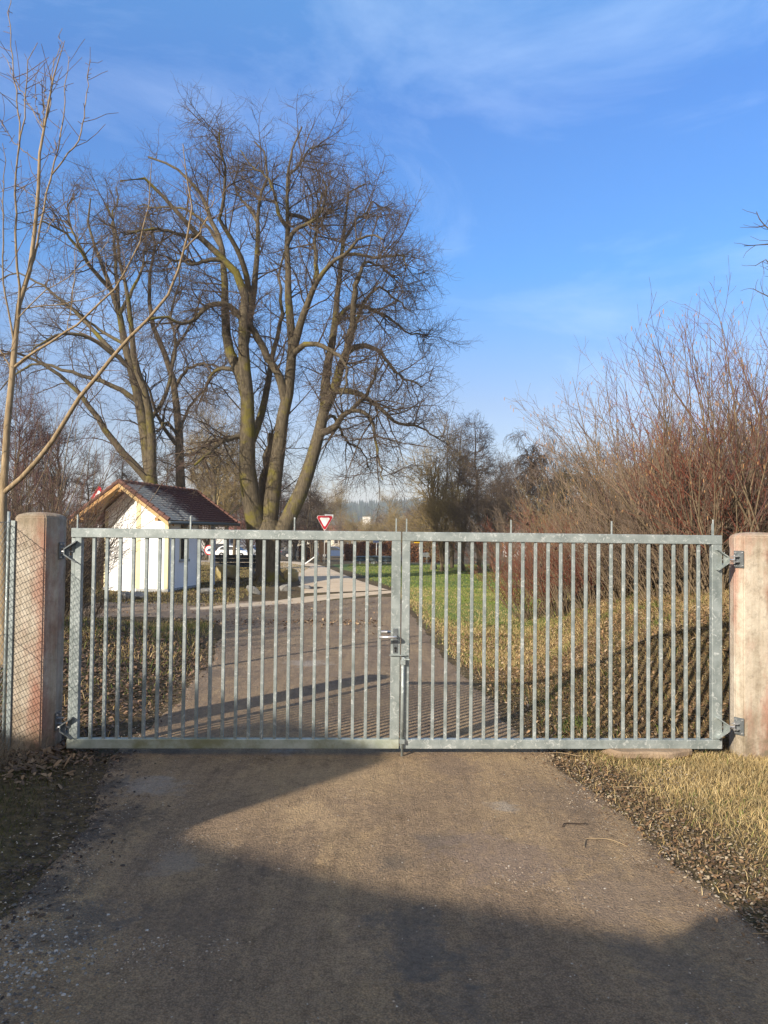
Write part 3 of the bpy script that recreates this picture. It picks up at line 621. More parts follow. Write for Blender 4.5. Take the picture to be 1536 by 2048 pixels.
# ------------------------------------------------------------------ trees
def trace_limbs(limbs, Y0, k=14, wig=.0, rs=None, ex=.85, snap=0):
    PL, RL = [], []
    for pts, r0, r1, dz in limbs:
        pts = np.array(pts, float); n = len(pts); s = np.r_[0, np.cumsum(np.hypot(*np.diff(pts, axis=0).T))]; s /= s[-1]
        if isinstance(dz, (int, float)): dz = (0, dz)
        W = [P(px, py, Y0+dz[0]+(dz[1]-dz[0])*t) for (px, py), t in zip(pts, s)]
        W = resample(W, k)
        if wig and rs is not None:
            j = rs.normal(size=(k, 3))*wig*np.linspace(.2, 1, k)[:, None]; j[0] = 0; W = W+j
        if PL and snap and pts[0][1] < 1030:
            Q = np.concatenate([resample(w_, 90) for w_ in PL]); Qr = np.concatenate([np.interp(np.linspace(0, 1, 90), np.linspace(0, 1, k), r_) for r_ in RL])
            dd = np.linalg.norm(Q-W[0], axis=1); jj = int(dd.argmin())
            if dd[jj] < snap: W = W+(Q[jj]-W[0])[None]*(1-np.linspace(0, 1, k)[:, None])**1.5; r0 = min(r0, max(Qr[jj]*1.02, r0*.6))
        t = np.linspace(0, 1, k); PL.append(W); RL.append(r0*(1-t)**ex+r1*(1-(1-t)**ex))
    return np.array(PL), np.array(RL)
def tree_obj(name, loc, trunkP, trunkR, crown, tm, cm, label, cat='tree', group=None, sides=9, csides=3, extra=None):
    t = empty(name, loc, 0, label, cat, group); o_ = np.array(loc)
    V, F = tubes([p-o_ for p in trunkP], trunkR, sides); npmesh('trunk', V, F, tm, t, smooth=True)
    V, F = tubes([c[0]-o_ for c in crown], [c[1] for c in crown], csides); npmesh('crown', V, F, cm, t, smooth=True)
    return t
rs = np.random.default_rng(11)
# --- the big multi-stemmed lime
Yt = 26.6; k_ = Yt/FPX
TX = float(P(536, 1165, Yt)[0]); TZ = float(gz(TX, Yt))
limbs = [ # pts, r0 px, r1 px, depth drift
 ([(518, 1075), (505, 1010), (496, 950), (494, 870), (495, 800), (490, 720), (489, 650), (490, 600), (478, 555), (451, 521), (420, 491), (400, 464), (365, 415), (330, 360), (296, 325), (255, 330)], 21, 2, (0, -2)),
 ([(493, 800), (485, 769), (470, 725), (454, 691), (451, 640), (447, 555), (444, 505), (434, 457), (420, 420), (400, 362), (375, 320), (345, 290), (310, 275)], 12, 2, (0, 2.0)),
 ([(492, 760), (497, 720), (501, 674), (512, 606), (517, 521), (518, 437), (523, 369), (535, 325), (530, 270), (510, 235)], 10, 1.6, (0, 1.0)),
 ([(490, 600), (482, 540), (468, 488), (450, 450), (434, 410), (445, 370), (451, 318), (447, 285), (437, 234), (440, 215)], 7, 1.5, (-.4, -3)),
 ([(508, 667), (485, 630), (457, 613), (420, 616), (400, 633), (370, 650), (335, 632), (300, 640)], 7.5, 2, (0, -3)),
 ([(532, 1060), (530, 1009), (528, 971), (533, 930), (537, 895), (545, 868)], 11, 8, (.3, .8)),
 ([(515, 905), (532, 853), (545, 785), (555, 700), (565, 650), (566, 600), (560, 540), (575, 480)], 9, 2, (0, 3)),
 ([(535, 1072), (541, 1020), (545, 988), (555, 920), (562, 853), (576, 785), (582, 717), (584, 674), (577, 606), (574, 505), (574, 420), (576, 335), (584, 268), (590, 215), (600, 205)], 18, 1.5, (0, -.6)),
 ([(556, 800), (549, 751), (528, 711), (511, 670), (490, 640), (468, 620)], 9, 6, (-.2, -1)),
 ([(574, 420), (600, 425), (630, 430), (657, 410), (672, 400), (690, 385)], 5, 1.5, (0, 1.5)),
 ([(580, 500), (590, 464), (603, 450), (630, 428), (655, 370), (648, 330)], 5.5, 1.5, (0, -1.5)),
 ([(574, 440), (556, 410), (548, 360), (535, 320), (500, 290), (480, 250)], 6, 1.3, (-.4, 1)),
 ([(577, 335), (600, 300), (622, 255), (645, 245), (662, 240)], 3.5, 1, (0, 1.5)),
 ([(583, 700), (596, 657), (617, 599), (634, 555), (664, 525), (698, 501), (725, 474), (759, 457), (785, 470)], 9, 1.6, (-.4, -2.5)),
 ([(583, 712), (590, 702), (610, 687), (637, 687), (681, 708), (700, 740), (690, 790)], 6.5, 1.6, (-.3, -3)),
 ([(634, 555), (634, 528), (630, 457), (639, 390), (650, 350)], 6, 1.6, (-.8, .5)),
 ([(560, 1072), (575, 1040), (603, 982), (623, 921), (637, 867), (650, 819), (651, 785), (654, 735), (667, 684), (677, 606), (684, 532), (694, 471), (698, 420), (694, 376), (712, 350), (745, 335)], 17, 1.5, (-.2, 1.0)),
 ([(652, 815), (668, 785), (687, 735), (704, 691), (714, 640), (721, 572), (725, 552)], 11, 5, (0, -1)),
 ([(705, 701), (725, 647), (742, 609), (765, 582), (799, 582), (826, 606), (840, 620)], 5.5, 1.5, (-.5, .8)),
 ([(643, 870), (660, 862), (677, 853), (697, 829), (718, 816), (745, 790), (760, 760), (770, 735)], 8, 1.8, (0, -2.6)),
 ([(675, 785), (711, 785), (745, 795), (785, 819), (819, 846), (853, 850), (894, 862), (915, 880)], 7, 1.3, (0, -1.2)),
 ([(704, 711), (725, 697), (755, 694), (785, 707), (813, 738), (833, 755), (857, 765), (885, 775)], 6.5, 1.3, (-.6, 1.2)),
 ([(679, 650), (705, 620), (738, 613), (772, 623), (806, 640), (847, 664), (895, 672)], 6, 1.2, (.6, 2.4)),
 ([(697, 833), (725, 833), (752, 850), (765, 887), (779, 938), (783, 960)], 4.5, 1.2, (-1.5, -3)),
 ([(690, 510), (705, 501), (738, 505), (772, 511), (806, 511), (833, 505), (845, 540)], 5.5, 1.3, (.6, -1.2)),
 ([(694, 480), (720, 430), (745, 410), (765, 380), (785, 400)], 4.5, 1.2, (.8, 2.5)),
 ([(724, 555), (742, 525), (770, 530), (800, 545), (825, 560)], 4, 1.2, (-1, .5)),
 ([(495, 860), (470, 870), (440, 880), (415, 905), (390, 930)], 6, 2, (0, -2)),
 ([(492, 760), (470, 745), (445, 742), (420, 760), (400, 800)], 6, 1.8, (0, 2)),
 ([(451, 521), (420, 520), (390, 530), (360, 520), (335, 535)], 5, 1.5, (-1.0, -2)),
 ([(400, 464), (365, 460), (330, 445), (290, 450), (262, 460)], 4.5, 1.4, (-1.2, -3)),
 ([(444, 505), (410, 440), (370, 400), (330, 395), (290, 390)], 4.5, 1.4, (1.3, 3)),
 ([(640, 850), (665, 830), (700, 880), (735, 900), (750, 935)], 4.5, 1.2, (0, 2.5)),
 ([(518, 437), (500, 400), (480, 370), (470, 330), (480, 290)], 4, 1.2, (.8, 2)),
]
def tuck(p): return [((x if x > 400 else 400-(400-x)*1.12) if x < 660 else 660+(x-660)*.84, y if y > 520 else 520-(520-y)*.83) for x, y in p]
LP = [(tuck(p), a*k_, b*k_, d) for p, a, b, d in limbs]
TP, TR = trace_limbs(LP, Yt, 18, .035, rs, 1.25, 1.4)
# short trunk with buttressed foot
tb = P(536, 1172, Yt); tb[2] = TZ
trunk = np.array([[tb+np.array([0, 0, -.3]), tb+np.array([0, 0, .1]), P(536, 1140, Yt), P(536, 1105, Yt), P(537, 1080, Yt), P(538, 1060, Yt), P(540, 1040, Yt)]])
trR = np.array([[36, 31, 25, 24.5, 26, 27, 19]])*k_
def roots(c, r, n=7, h=.5, L=1.0, rs=rs):
    out = []; 
    for i in range(n):
        a = 2*PI*i/n+rs.uniform(-.2, .2); d = np.array([math.cos(a), math.sin(a), 0])
        out.append([c+d*r*.5+np.array([0, 0, h]), c+d*r*.85+np.array([0, 0, h*.45]), c+d*(r+L*.3)+np.array([0, 0, .02]), c+d*(r+L)+np.array([0, 0, -.15])])
    o = np.array(out); return o, np.tile(np.array([[.12, .15, .13, .05]]), (n, 1))*(r/.45)
rP, rR = roots(tb, .45)
b1P, b1R = grow(TP, TR, 12, .25, (35, 75), 2.7, 8, .13, .02, .036, .006, rs, shrink=.6, upd=-.02)
b2P, b2R = grow(b1P, b1R, 8, .15, (30, 80), 1.3, 6, .20, .0, .012, .0035, rs, shrink=.4, upd=.06)
b3P, b3R = grow(b2P, b2R, 7, .1, (30, 80), .55, 4, .32, -.02, .0052, .0025, rs, shrink=.3, upd=.09)
b4P, b4R = grow(TP, TR, 50, .08, (35, 90), .85, 5, .3, .03, .006, .0024, rs, shrink=.2)
b5P, b5R = grow(b4P, b4R, 4, .2, (30, 70), .35, 3, .3, .05, .0035, .0022, rs)
tree_obj('lime_tree', tuple(tb), [trunk, rP, TP], [trR, rR, TR], [(b1P, b1R), (b2P, b2R), (b3P, b3R), (b4P, b4R), (b5P, b5R)], M['bark_lime'], M['twig_lime'],
         'huge bare tree with several thick mossy stems splitting just above the ground beside the bench', sides=12)
# --- two limes behind the chapel
Y1 = 32.; k1 = Y1/FPX
limbs1 = [
 ([(305, 1150), (306, 1050), (304, 971), (295, 908), (286, 844), (276, 797), (263, 737), (251, 686), (235, 622), (216, 559), (197, 511), (184, 463), (172, 420), (180, 370)], 17, 1.4, (0, 1)),
 ([(306, 960), (308, 908), (302, 829), (286, 765), (267, 702), (262, 640), (250, 560), (240, 500), (228, 440), (215, 380)], 10, 1.4, (0, -2)),
 ([(304, 965), (279, 936), (241, 895), (210, 857), (171, 800), (133, 759), (95, 730), (57, 711), (19, 705), (-20, 720)], 9, 1.5, (0, -1.2)),
 ([(274, 800), (241, 778), (197, 759), (143, 743), (79, 727), (30, 745), (0, 780)], 6, 1.3, (0, 1.5)),
 ([(260, 733), (222, 702), (178, 673), (133, 667), (85, 685), (50, 720)], 5.5, 1.3, (0, -2)),
 ([(240, 700), (178, 641), (127, 597), (79, 565), (30, 545), (0, 560)], 5.5, 1.3, (0, 2)),
 ([(216, 565), (178, 527), (143, 470), (95, 435), (60, 430)], 5, 1.2, (0, -2)),
 ([(234, 620), (232, 578), (229, 495), (225, 419), (235, 370), (228, 345)], 5, 1.2, (.4, 2)),
 ([(290, 860), (330, 800), (350, 700), (345, 620), (360, 560), (350, 500)], 5, 1.2, (.4, 3)),
 ([(251, 686), (200, 660), (150, 620), (100, 600)], 4, 1.2, (.4, 2.4)),
 ([(235, 622), (270, 560), (290, 500), (285, 430)], 4, 1.2, (.4, 1)),
 ([(197, 511), (150, 440), (140, 390), (150, 360)], 4, 1.2, (0, 1.4)),
]
T1P, T1R = trace_limbs([([(x, y if y > 500 else 500-(500-y)*.8) for x, y in p], a*k1, b*k1, d) for p, a, b, d in limbs1], Y1, 16, .05, rs, 1.1, 1.4)
g1 = grow(T1P, T1R, 12, .22, (30, 70), 2.9, 8, .17, .0, .034, .006, rs, shrink=.5, upd=-.03)
g2 = grow(*g1, 8, .15, (30, 75), 1.25, 6, .24, .0, .011, .0035, rs, shrink=.4, upd=.05)
g3 = grow(*g2, 5, .1, (30, 75), .6, 4, .3, .0, .005, .0026, rs, shrink=.3)
c0 = P(305, 1150, Y1); c0[2] = gz(c0[0], c0[1])
tree_obj('lime_tree', tuple(c0), [T1P], [T1R], [g1, g2, g3], M['bark_lime'], M['twig_lime'], 'tall bare tree with arching boughs behind the left half of the chapel roof', sides=10)
limbs2 = [
 ([(362, 1150), (362, 1050), (362, 971), (359, 876), (352, 797), (340, 733), (321, 686), (305, 640), (300, 580), (310, 500), (300, 440)], 12, 1.3, (0, .6)),
 ([(360, 892), (352, 885), (330, 857), (311, 819), (300, 780), (285, 740)], 5, 1.2, (0, -2)),
 ([(359, 870), (365, 851), (381, 813), (419, 765), (440, 740)], 4, 1.1, (0, 2)),
 ([(352, 775), (375, 737), (413, 727), (440, 740)], 4, 1.1, (0, -2)),
 ([(361, 905), (385, 905), (410, 890), (440, 880), (470, 870)], 4, 1.2, (0, 1)),
 ([(340, 733), (352, 690), (380, 650), (400, 600)], 4.5, 1.1, (0, 2)),
 ([(359, 876), (340, 850), (325, 845), (318, 865)], 4, 1.4, (0, -1)),
]
T2P, T2R = trace_limbs([(p, a*k1, b*k1, d) for p, a, b, d in limbs2], Y1+1.5, 14, .05, rs, .9, 1.4)
h1 = grow(T2P, T2R, 12, .25, (30, 75), 2.5, 8, .2, .0, .035, .008, rs, shrink=.5)
h2 = grow(*h1, 7, .15, (30, 75), 1.1, 5, .26, .0, .011, .0035, rs, shrink=.4)
h3 = grow(*h2, 5, .1, (30, 75), .5, 4, .3, .0, .005, .0026, rs, shrink=.3)
c0 = P(362, 1150, Y1+1.5); c0[2] = gz(c0[0], c0[1])
tree_obj('lime_tree', tuple(c0), [T2P], [T2R], [h1, h2, h3], M['bark_dark'], M['twig_dark'], 'slender dark trunked bare tree behind the middle of the chapel roof', sides=10)
# --- the young ash in the foreground left
Ya = 7.0; ka = Ya/FPX
ash = [
 ([(10, 1240), (6, 1120), (5, 1010), (12, 900), (20, 800), (30, 700), (38, 640), (47, 590), (62, 510), (72, 400), (80, 325), (84, 258), (96, 190), (115, 120), (132, 82)], 11, .9, (0, 0)),
 ([(36, 650), (42, 590), (34, 510), (32, 425), (37, 325), (47, 250), (55, 160), (70, 80)], 4.5, .8, (0, -.5)),
 ([(37, 320), (42, 270), (35, 200), (27, 140), (20, 60), (18, -20)], 2.6, .8, (-.2, -.3)),
 ([(50, 580), (75, 500), (90, 400), (102, 357), (120, 280), (127, 200), (139, 112)], 4.2, .8, (0, .3)),
 ([(102, 357), (130, 320), (155, 285), (167, 240), (173, 180), (179, 122)], 3, .8, (.2, .5)),
 ([(84, 262), (98, 210), (105, 150), (120, 90), (124, 60)], 2, .7, (0, .1)),
 ([(84, 262), (86, 200), (87, 150)], 1.6, .7, (0, -.2)), ([(84, 262), (75, 225), (67, 185)], 1.6, .7, (0, .2)),
 ([(84, 265), (92, 200), (90, 180)], 1.4, .7, (0, .2)),
 ([(78, 258), (50, 200), (30, 160), (7, 105)], 2, .7, (0, .1)),
 ([(30, 700), (20, 640), (8, 560), (5, 500), (9, 400), (11, 290)], 3.4, .8, (0, -.4)),
 ([(37, 325), (20, 300), (8, 270), (3, 237)], 1.8, .7, (0, -.1)),
 ([(28, 738), (63, 711), (127, 670), (178, 632), (222, 587), (254, 536), (279, 489), (295, 438), (300, 390), (302, 330)], 4.6, .9, (0, -.7)),
 ([(9, 990), (35, 968), (57, 949), (95, 902), (137, 835), (165, 790), (222, 721), (270, 667), (318, 616), (352, 562), (371, 505), (379, 448), (380, 390), (368, 290)], 6.6, .9, (0, -1.0)),
 ([(371, 505), (397, 473), (412, 440), (425, 400), (430, 370)], 2.2, .8, (-.9, -.9)),
 ([(45, 619), (111, 610), (175, 600), (229, 565), (270, 530)], 2.4, .7, (0, .4)),
 ([(22, 745), (10, 715), (-5, 690)], 3, 1, (0, 0)),
 ([(32, 640), (80, 590), (130, 560), (180, 520), (225, 470)], 2.2, .7, (0, -.3)),
 ([(5, 960), (-30, 900), (-60, 820)], 4, 1, (0, 0)),
 ([(127, 670), (140, 600), (148, 520), (152, 400)], 1.6, .6, (-.25, -.2)), ([(62, 510), (90, 470), (112, 420)], 1.5, .6, (0, .2)),
 ([(72, 400), (50, 380), (30, 372)], 1.3, .6, (0, .2)), ([(80, 325), (110, 300), (106, 275)], 1.3, .6, (0, .2)),
]
A1P, A1R = trace_limbs([(p, a*ka*(.82 if a > 6 else .60), b*ka*.7, d) for p, a, b, d in ash], Ya, 16, .012, rs, .85, .3)
a1 = grow(A1P, A1R, 6, .25, (35, 65), .38, 4, .12, .10, .004, .0024, rs, shrink=.3)
a2 = grow(A1P, A1R, 9, .2, (50, 90), .05, 2, .0, .05, .004, .003, rs, shrink=0)
c0 = P(10, 1230, Ya); c0[2] = gz(c0[0], c0[1]); 
A1P[0, 0] = c0-np.array([0, 0, .1])
tree_obj('ash_sapling', tuple(c0), [A1P], [A1R], [a1, a2], M['ash'], M['ash_twig'], 'young tree with smooth tan stem and upswept bare branches behind the left pillar', sides=10, csides=4)
# --- generic tree prototypes (unit: metres) for the background
def make_tree(seed, H, spread, r0, nl, form='round', tw=(9, 7, 5), tr=1.0, start=.25, stems=1):
    rs = np.random.default_rng(seed)
    tr_, rr_ = [], []
    for s in range(stems):
        a = rs.uniform(0, 2*PI); q = np.zeros((12, 3)); lean = .0 if stems == 1 else rs.uniform(.05, .35)
        h = H*(1 if stems == 1 else rs.uniform(.75, 1))
        t = np.linspace(0, 1, 12); q[:, 2] = t*h*.96
        q[:, 0] = math.cos(a)*lean*spread*t**1.3+np.cumsum(rs.normal(0, .012*H, 12))*t; q[:, 1] = math.sin(a)*lean*spread*t**1.3+np.cumsum(rs.normal(0, .012*H, 12))*t
        q[0, :2] = 0 if stems == 1 else (math.cos(a)*.2, math.sin(a)*.2); q[0, 2] = -.2
        tr_.append(q); rr_.append(r0*(1-t)**.8+.012)
    TP = np.array(tr_); TR = np.array(rr_)
    if form == 'cone': l1 = grow(TP, TR, nl//stems, start, (65, 95), spread, 8, .09, .01, r0*.35, .008, rs, shrink=.85)
    elif form == 'weep': l1 = grow(TP, TR, nl//stems, start, (35, 60), spread, 8, .08, -.02, r0*.4, .006, rs, shrink=.4, upd=-.35)
    else: l1 = grow(TP, TR, nl//stems, start, (30, 60), spread, 9, .13, .06, r0*.5, .01, rs, shrink=.45)
    l2 = grow(*l1, tw[0], .2, (30, 65), spread*.42, 6, .16, .02 if form != 'weep' else -.3, .022*tr, .006*tr, rs, shrink=.4)
    l3 = grow(*l2, tw[1], .15, (30, 70), spread*.2, 4, .2, .02 if form != 'weep' else -.4, .009*tr, .0045*tr, rs, shrink=.3)
    cr = [l1, l2, l3]
    if tw[2]: cr.append(grow(*l3, tw[2], .15, (30, 70), spread*.1, 3, .2, .02, .006*tr, .004*tr, rs, shrink=.3))
    return TP, TR, cr
protos = {}
def proto(key, *a, **k):
    TP, TR, cr = make_tree(*a, **k); V, F = tubes([TP], [TR], 7); V2, F2 = tubes([c[0] for c in cr], [c[1] for c in cr], 3)
    def me(n, V, F):
        o = npmesh(n, V, F, None, smooth=True); m_ = o.data; bpy.data.objects.remove(o); return m_
    protos[key] = (me(key+'_trunk', V, F), me(key+'_crown', V2, F2))
def plant(key, px, Y, label, tm, cm, name='bare_tree', sc_=1.0, rz=0, cat='tree', group=None, X=None, zs=1.0, z=None):
    if X is None: X = (px-768)/FPX*Y
    t = empty(name, (X, Y, float(gz(X, Y)) if z is None else z), rz, label, cat, group); t.scale = (sc_, sc_, sc_*zs)
    for nm, me, mt in (('trunk', protos[key][0], tm), ('crown', protos[key][1], cm)):
        o = bpy.data.objects.new(nm, me); C.objects.link(o); o.parent = t
        if not me.materials: me.materials.append(mt)
        o.material_slots[0].link = 'OBJECT'; o.material_slots[0].material = mt
    return t
proto('alder', 21, 9, 2.6, .12, 44, 'cone', (7, 5, 2), 1.0, .18)
proto('alder2', 22, 9, 2.3, .11, 42, 'cone', (7, 5, 2), 1.0, .25)
proto('round', 23, 8, 3.6, .18, 22, 'round', (8, 6, 4), 1.05, .2)
proto('round2', 24, 8, 3.4, .2, 20, 'round', (8, 6, 4), 1.1, .25)
proto('multi', 25, 7, 3.0, .07, 48, 'round', (6, 4, 2), 1.0, .2, stems=8)
proto('weep', 26, 8, 2.6, .12, 36, 'weep', (10, 6, 0), 1.5, .4)
proto('multi2', 27, 5, 2.8, .05, 60, 'round', (6, 5, 2), 1.1, .08, stems=9)
gA = 'trees in the copse right of the gate centre'
rb = random.Random(5)
for key, px, Y, s, tm, cm, lab in [
 ('multi', 868, 38, 1.0, 'stem_tan', 'twig_olive', 'pale yellowish bushy tree at the left edge of the copse by the guardrail'),
 ('alder', 905, 41, .90, 'bark_dark', 'twig_grey', 'dark conical bare tree, left of the two tallest in the copse'),
 ('alder2', 958, 40, .92, 'bark_dark', 'twig_grey', 'dark conical bare tree, right of the two tallest in the copse'),
 ('multi', 925, 37, .86, 'stem_tan', 'twig_brown', 'many stemmed brown tree filling the middle of the copse'),
 ('multi2', 885, 36, .75, 'stem_tan', 'twig_olive', 'low brown thicket at the left foot of the copse'),
 ('multi2', 960, 35, .75, 'stem_tan', 'twig_brown', 'low brown thicket at the right foot of the copse'),
 ('alder2', 1000, 46, .72, 'bark_dark', 'twig_brown', 'smaller brown tree at the right end of the copse'),
 ('multi', 985, 42, .8, 'stem_tan', 'twig_brown', 'brown many stemmed tree behind the right end of the copse'),
 ('weep', 1062, 36, .82, 'stem_tan', 'twig_tan', 'weeping pale birch between the copse and the tall bushes'),
 ('multi', 1020, 31, .62, 'stem_tan', 'twig_brown', 'short brown tree left of the weeping birch'),
]: plant(key, px, Y, lab, M[tm], M[cm], 'copse_tree', s, rb.uniform(0, 6), group=gA)
gB = 'trees beyond the main road'
for i, (key, px, Y, s, cm, lab) in enumerate([
 ('round', 682, 130, 1.25, 'twig_olive', 'small rounded bare tree standing against the sky above the yield sign'),
 ('round2', 780, 150, 1.35, 'twig_olive', 'pale bare tree rising over the distant hill ridge'),
 ('multi2', 715, 95, 1.0, 'twig_olive', 'olive tree clump just right of the yield sign'),
 ('multi2', 745, 90, .95, 'twig_olive', 'olive bushy tree below the white tower block'),
 ('multi2', 772, 92, 1.0, 'twig_brown', 'brown bushy tree above the middle of the left rail end'),
 ('multi2', 800, 88, 1.05, 'twig_olive', 'olive tree clump above the meeting stiles of the gate'),
 ('multi2', 830, 85, 1.1, 'twig_olive', 'yellowish tree clump beside the copse edge'),
 ('multi', 815, 105, .8, 'twig_brown', 'rust brown tree behind the meeting stiles of the gate'),
 ('multi2', 690, 100, 1.0, 'twig_brown', 'brown thicket right behind the yield sign post'),
 ('multi', 625, 60, .9, 'twig_brown', 'brown tree between the big trunk and the yield sign'),
 ('alder', 612, 56, .75, 'twig_dark', 'dark slim tree right of the big trunk'),
 ('multi', 640, 75, 1.0, 'twig_olive', 'hazy olive tree left of the yield sign'),
 ('multi2', 850, 62, 1.0, 'twig_brown', 'brown thicket behind the guardrail end'),
 ('multi2', 590, 70, 1.2, 'twig_brown', 'brown thicket close behind the big trunk'),
]): plant(key, px, Y, lab, M['bark_dark'], M[cm], 'distant_tree', s, rb.uniform(0, 6), group=gB)
gC = 'bare trees behind the chapel'
for key, px, Y, s, cm, lab in [
 ('round', 425, 46, 1.05, 'twig_olive', 'olive crowned tree behind the right end of the chapel roof'),
 ('round2', 455, 52, .95, 'twig_olive', 'olive tree just left of the big trunk'),
 ('alder', 470, 60, 1.15, 'twig_dark', 'dark tree seen left of the big stems'),
 ('alder', 232, 50, .85, 'twig_dark', 'dark conical tree directly behind the chapel gable'),
 ('alder2', 330, 58, 1.0, 'twig_dark', 'dark conical tree between the two trunks behind the chapel'),
 ('round', 400, 66, 1.15, 'twig_brown', 'brown tree farther off behind the chapel ridge end'),
 ('alder2', 180, 48, .8, 'twig_dark', 'dark thin tree left of the chapel gable'),
 ('round2', 120, 42, .95, 'twig_brown', 'broad brown tree behind the left shrubs'),
 ('round', 30, 40, 1.0, 'twig_plum', 'purplish tree at the far left edge'),
 ('multi', 520, 62, 1.0, 'twig_brown', 'brown undergrowth tree seen between the big stems'),
 ('alder', 560, 66, .95, 'twig_dark', 'dark tree seen between the big stems on the right'),
 ('multi2', 500, 58, 1.3, 'twig_plum', 'reddish thicket low behind the parked cars'),
 ('multi2', 415, 62, 1.1, 'twig_brown', 'brown thicket beside the round sign'),
]: plant(key, px, Y, lab, M['bark_dark'], M[cm], 'background_tree', s, rb.uniform(0, 6), group=gC)
# ------------------------------------------------------------------ shrubs
def make_shrub(seed, H, fan, n, tw=(10, 6), r=.014, wig=.05, base=.35, tr=1.0, spiky=.0, leanv=(0, 0)):
    rs = np.random.default_rng(seed); k = 10
    a = rs.uniform(0, 2*PI, n); f = fan*np.sqrt(rs.uniform(0, 1, n)); b = rs.uniform(0, base, n)
    p = np.stack([np.cos(a)*b, np.sin(a)*b, np.full(n, -.1)], 1); d = np.stack([np.cos(a)*f+leanv[0], np.sin(a)*f+leanv[1], np.ones(n)], 1); d /= np.linalg.norm(d, axis=1, keepdims=True)
    Ls = H*rs.uniform(.55, 1.08, n); pts = [p]
    for s in range(k-1):
        d = d+rs.normal(size=(n, 3))*wig; d[:, 2] += .05; d /= np.linalg.norm(d, axis=1, keepdims=True); p = p+d*(Ls/(k-1))[:, None]; pts.append(p)
    SP = np.stack(pts, 1); t = np.linspace(0, 1, k)[None]; SR = (r*rs.uniform(.6, 1.3, n))[:, None]*(1-t)+.0028*tr*t
    l1 = grow(SP, SR, tw[0], .22, (14, 42), H*.27, 6, .09, .05, .006*tr, .0025*tr, rs, shrink=.45)
    l2 = grow(*l1, tw[1], .15, (20, 55), H*.09, 4, .12, .04, .0034*tr, .0021*tr, rs, shrink=.3)
    return SP, SR, [l1, l2]
def shrub_proto(key, *a, **k):
    SP, SR, cr = make_shrub(*a, **k); V, F = tubes([SP], [SR], 6); V2, F2 = tubes([c[0] for c in cr], [c[1] for c in cr], 3)
    def me(n, V, F):
        o = npmesh(n, V, F, None, smooth=True); m_ = o.data; bpy.data.objects.remove(o); return m_
    protos[key] = (me(key+'_stems', V, F), me(key+'_twigs', V2, F2), cr)
shrub_proto('hazel1', 31, 3.9, .62, 34, (9, 3), .017, wig=.075)
shrub_proto('hazel2', 32, 3.9, .50, 30, (9, 3), .017, wig=.075)
shrub_proto('dog1', 33, 2.2, 1.0, 60, (8, 4), .009, tr=.9, wig=.07)
shrub_proto('dog2', 34, 2.4, .9, 60, (8, 4), .009, tr=.9, wig=.07)
shrub_proto('thick1', 35, 2.6, 1.1, 44, (9, 4), .011, wig=.12, tr=1.0)
def shrub(key, px, Y, label, sm, tm, s=1.0, rz=0, zs=1.0, group=None, X=None, catk=0, burr=0, name='bare_shrub', z=None):
    t = plant(key, px, Y, label, M[sm], M[tm], name, s, rz, 'shrub', group, X, zs, z)
    for c in t.children: c.name = 'stem_clump' if c.data == protos[key][0] else 'twig_mass'
    cr = protos[key][2]; rs = np.random.default_rng(int(abs(px*7+Y)))
    if catk:
        P1 = cr[1][0]; sel = rs.choice(len(P1), catk, replace=False); tip = P1[sel, -1]; Lc = rs.uniform(.03, .065, catk)
        Pc = np.stack([tip, tip-np.array([0, 0, 1])*Lc[:, None]*.5, tip-np.array([0, 0, 1])*Lc[:, None]], 1)+0
        V, F = tubes([Pc], [np.tile([.004, .0052, .003], (catk, 1))], 5); o = npmesh('catkin_clusters', V, F, M['catkin'], t); o['kind'] = 'stuff'
    if burr:
        P1 = cr[0][0]; sel = rs.choice(len(P1), burr, replace=False)
        for i in sel:
            b = MB(); c = P1[i, -2]
            for j in range(7):
                q = rs.normal(0, .022, 3)+c; b.tube([q-[0, 0, .02], q, q+[0, 0, .02]], [.008, .02, .008], 6)
            b.build('seed_head', M['burr'], t)
    return t
gH = 'tall bare shrubs on the right hand bank'
for key, px, Y, s, sm, tm, lab, ck, bu in [
 ('hazel1', 1145, 12.5, .60, 'stem_tan', 'twig_tan', 'leftmost tall bank shrub, hung with dark round seed heads', 40, 16),
 ('hazel2', 1215, 11.5, .70, 'stem_tan', 'twig_tan', 'tall shrub second from the left on the bank, many straight tan shoots', 220, 0),
 ('hazel1', 1262, 10.8, .78, 'stem_tan', 'twig_tan', 'tall shrub with catkins, third from the left on the bank', 260, 0),
 ('hazel2', 1330, 10.2, .84, 'stem_tan', 'twig_plum', 'bank shrub with the tall lone shoot and dark reddish twigs', 160, 0),
 ('hazel1', 1372, 9.2, .80, 'stem_tan', 'twig_tan', 'catkin shrub behind the right half of the right gate leaf', 260, 0),
 ('hazel2', 1440, 8.8, .80, 'stem_tan', 'twig_red', 'tall red twigged shrub just left of the right pillar', 80, 0),
 ('hazel1', 1480, 9.8, .86, 'stem_tan', 'twig_tan', 'tallest tan shrub directly behind the right pillar', 220, 0),
 ('hazel1', 1560, 8.6, .85, 'stem_tan', 'twig_plum', 'dark twigged shrub at the right picture edge', 120, 0),
 ('hazel2', 1610, 10.5, 1.05, 'stem_tan', 'twig_tan', 'tan shrub partly outside the right picture edge', 60, 0),
]: shrub(key, px, Y, lab, sm, tm, s, rb.uniform(0, 6), 1.0, gH, catk=ck, burr=bu, name='hazel_shrub')
gD = 'low reddish shrubs at the foot of the bank'
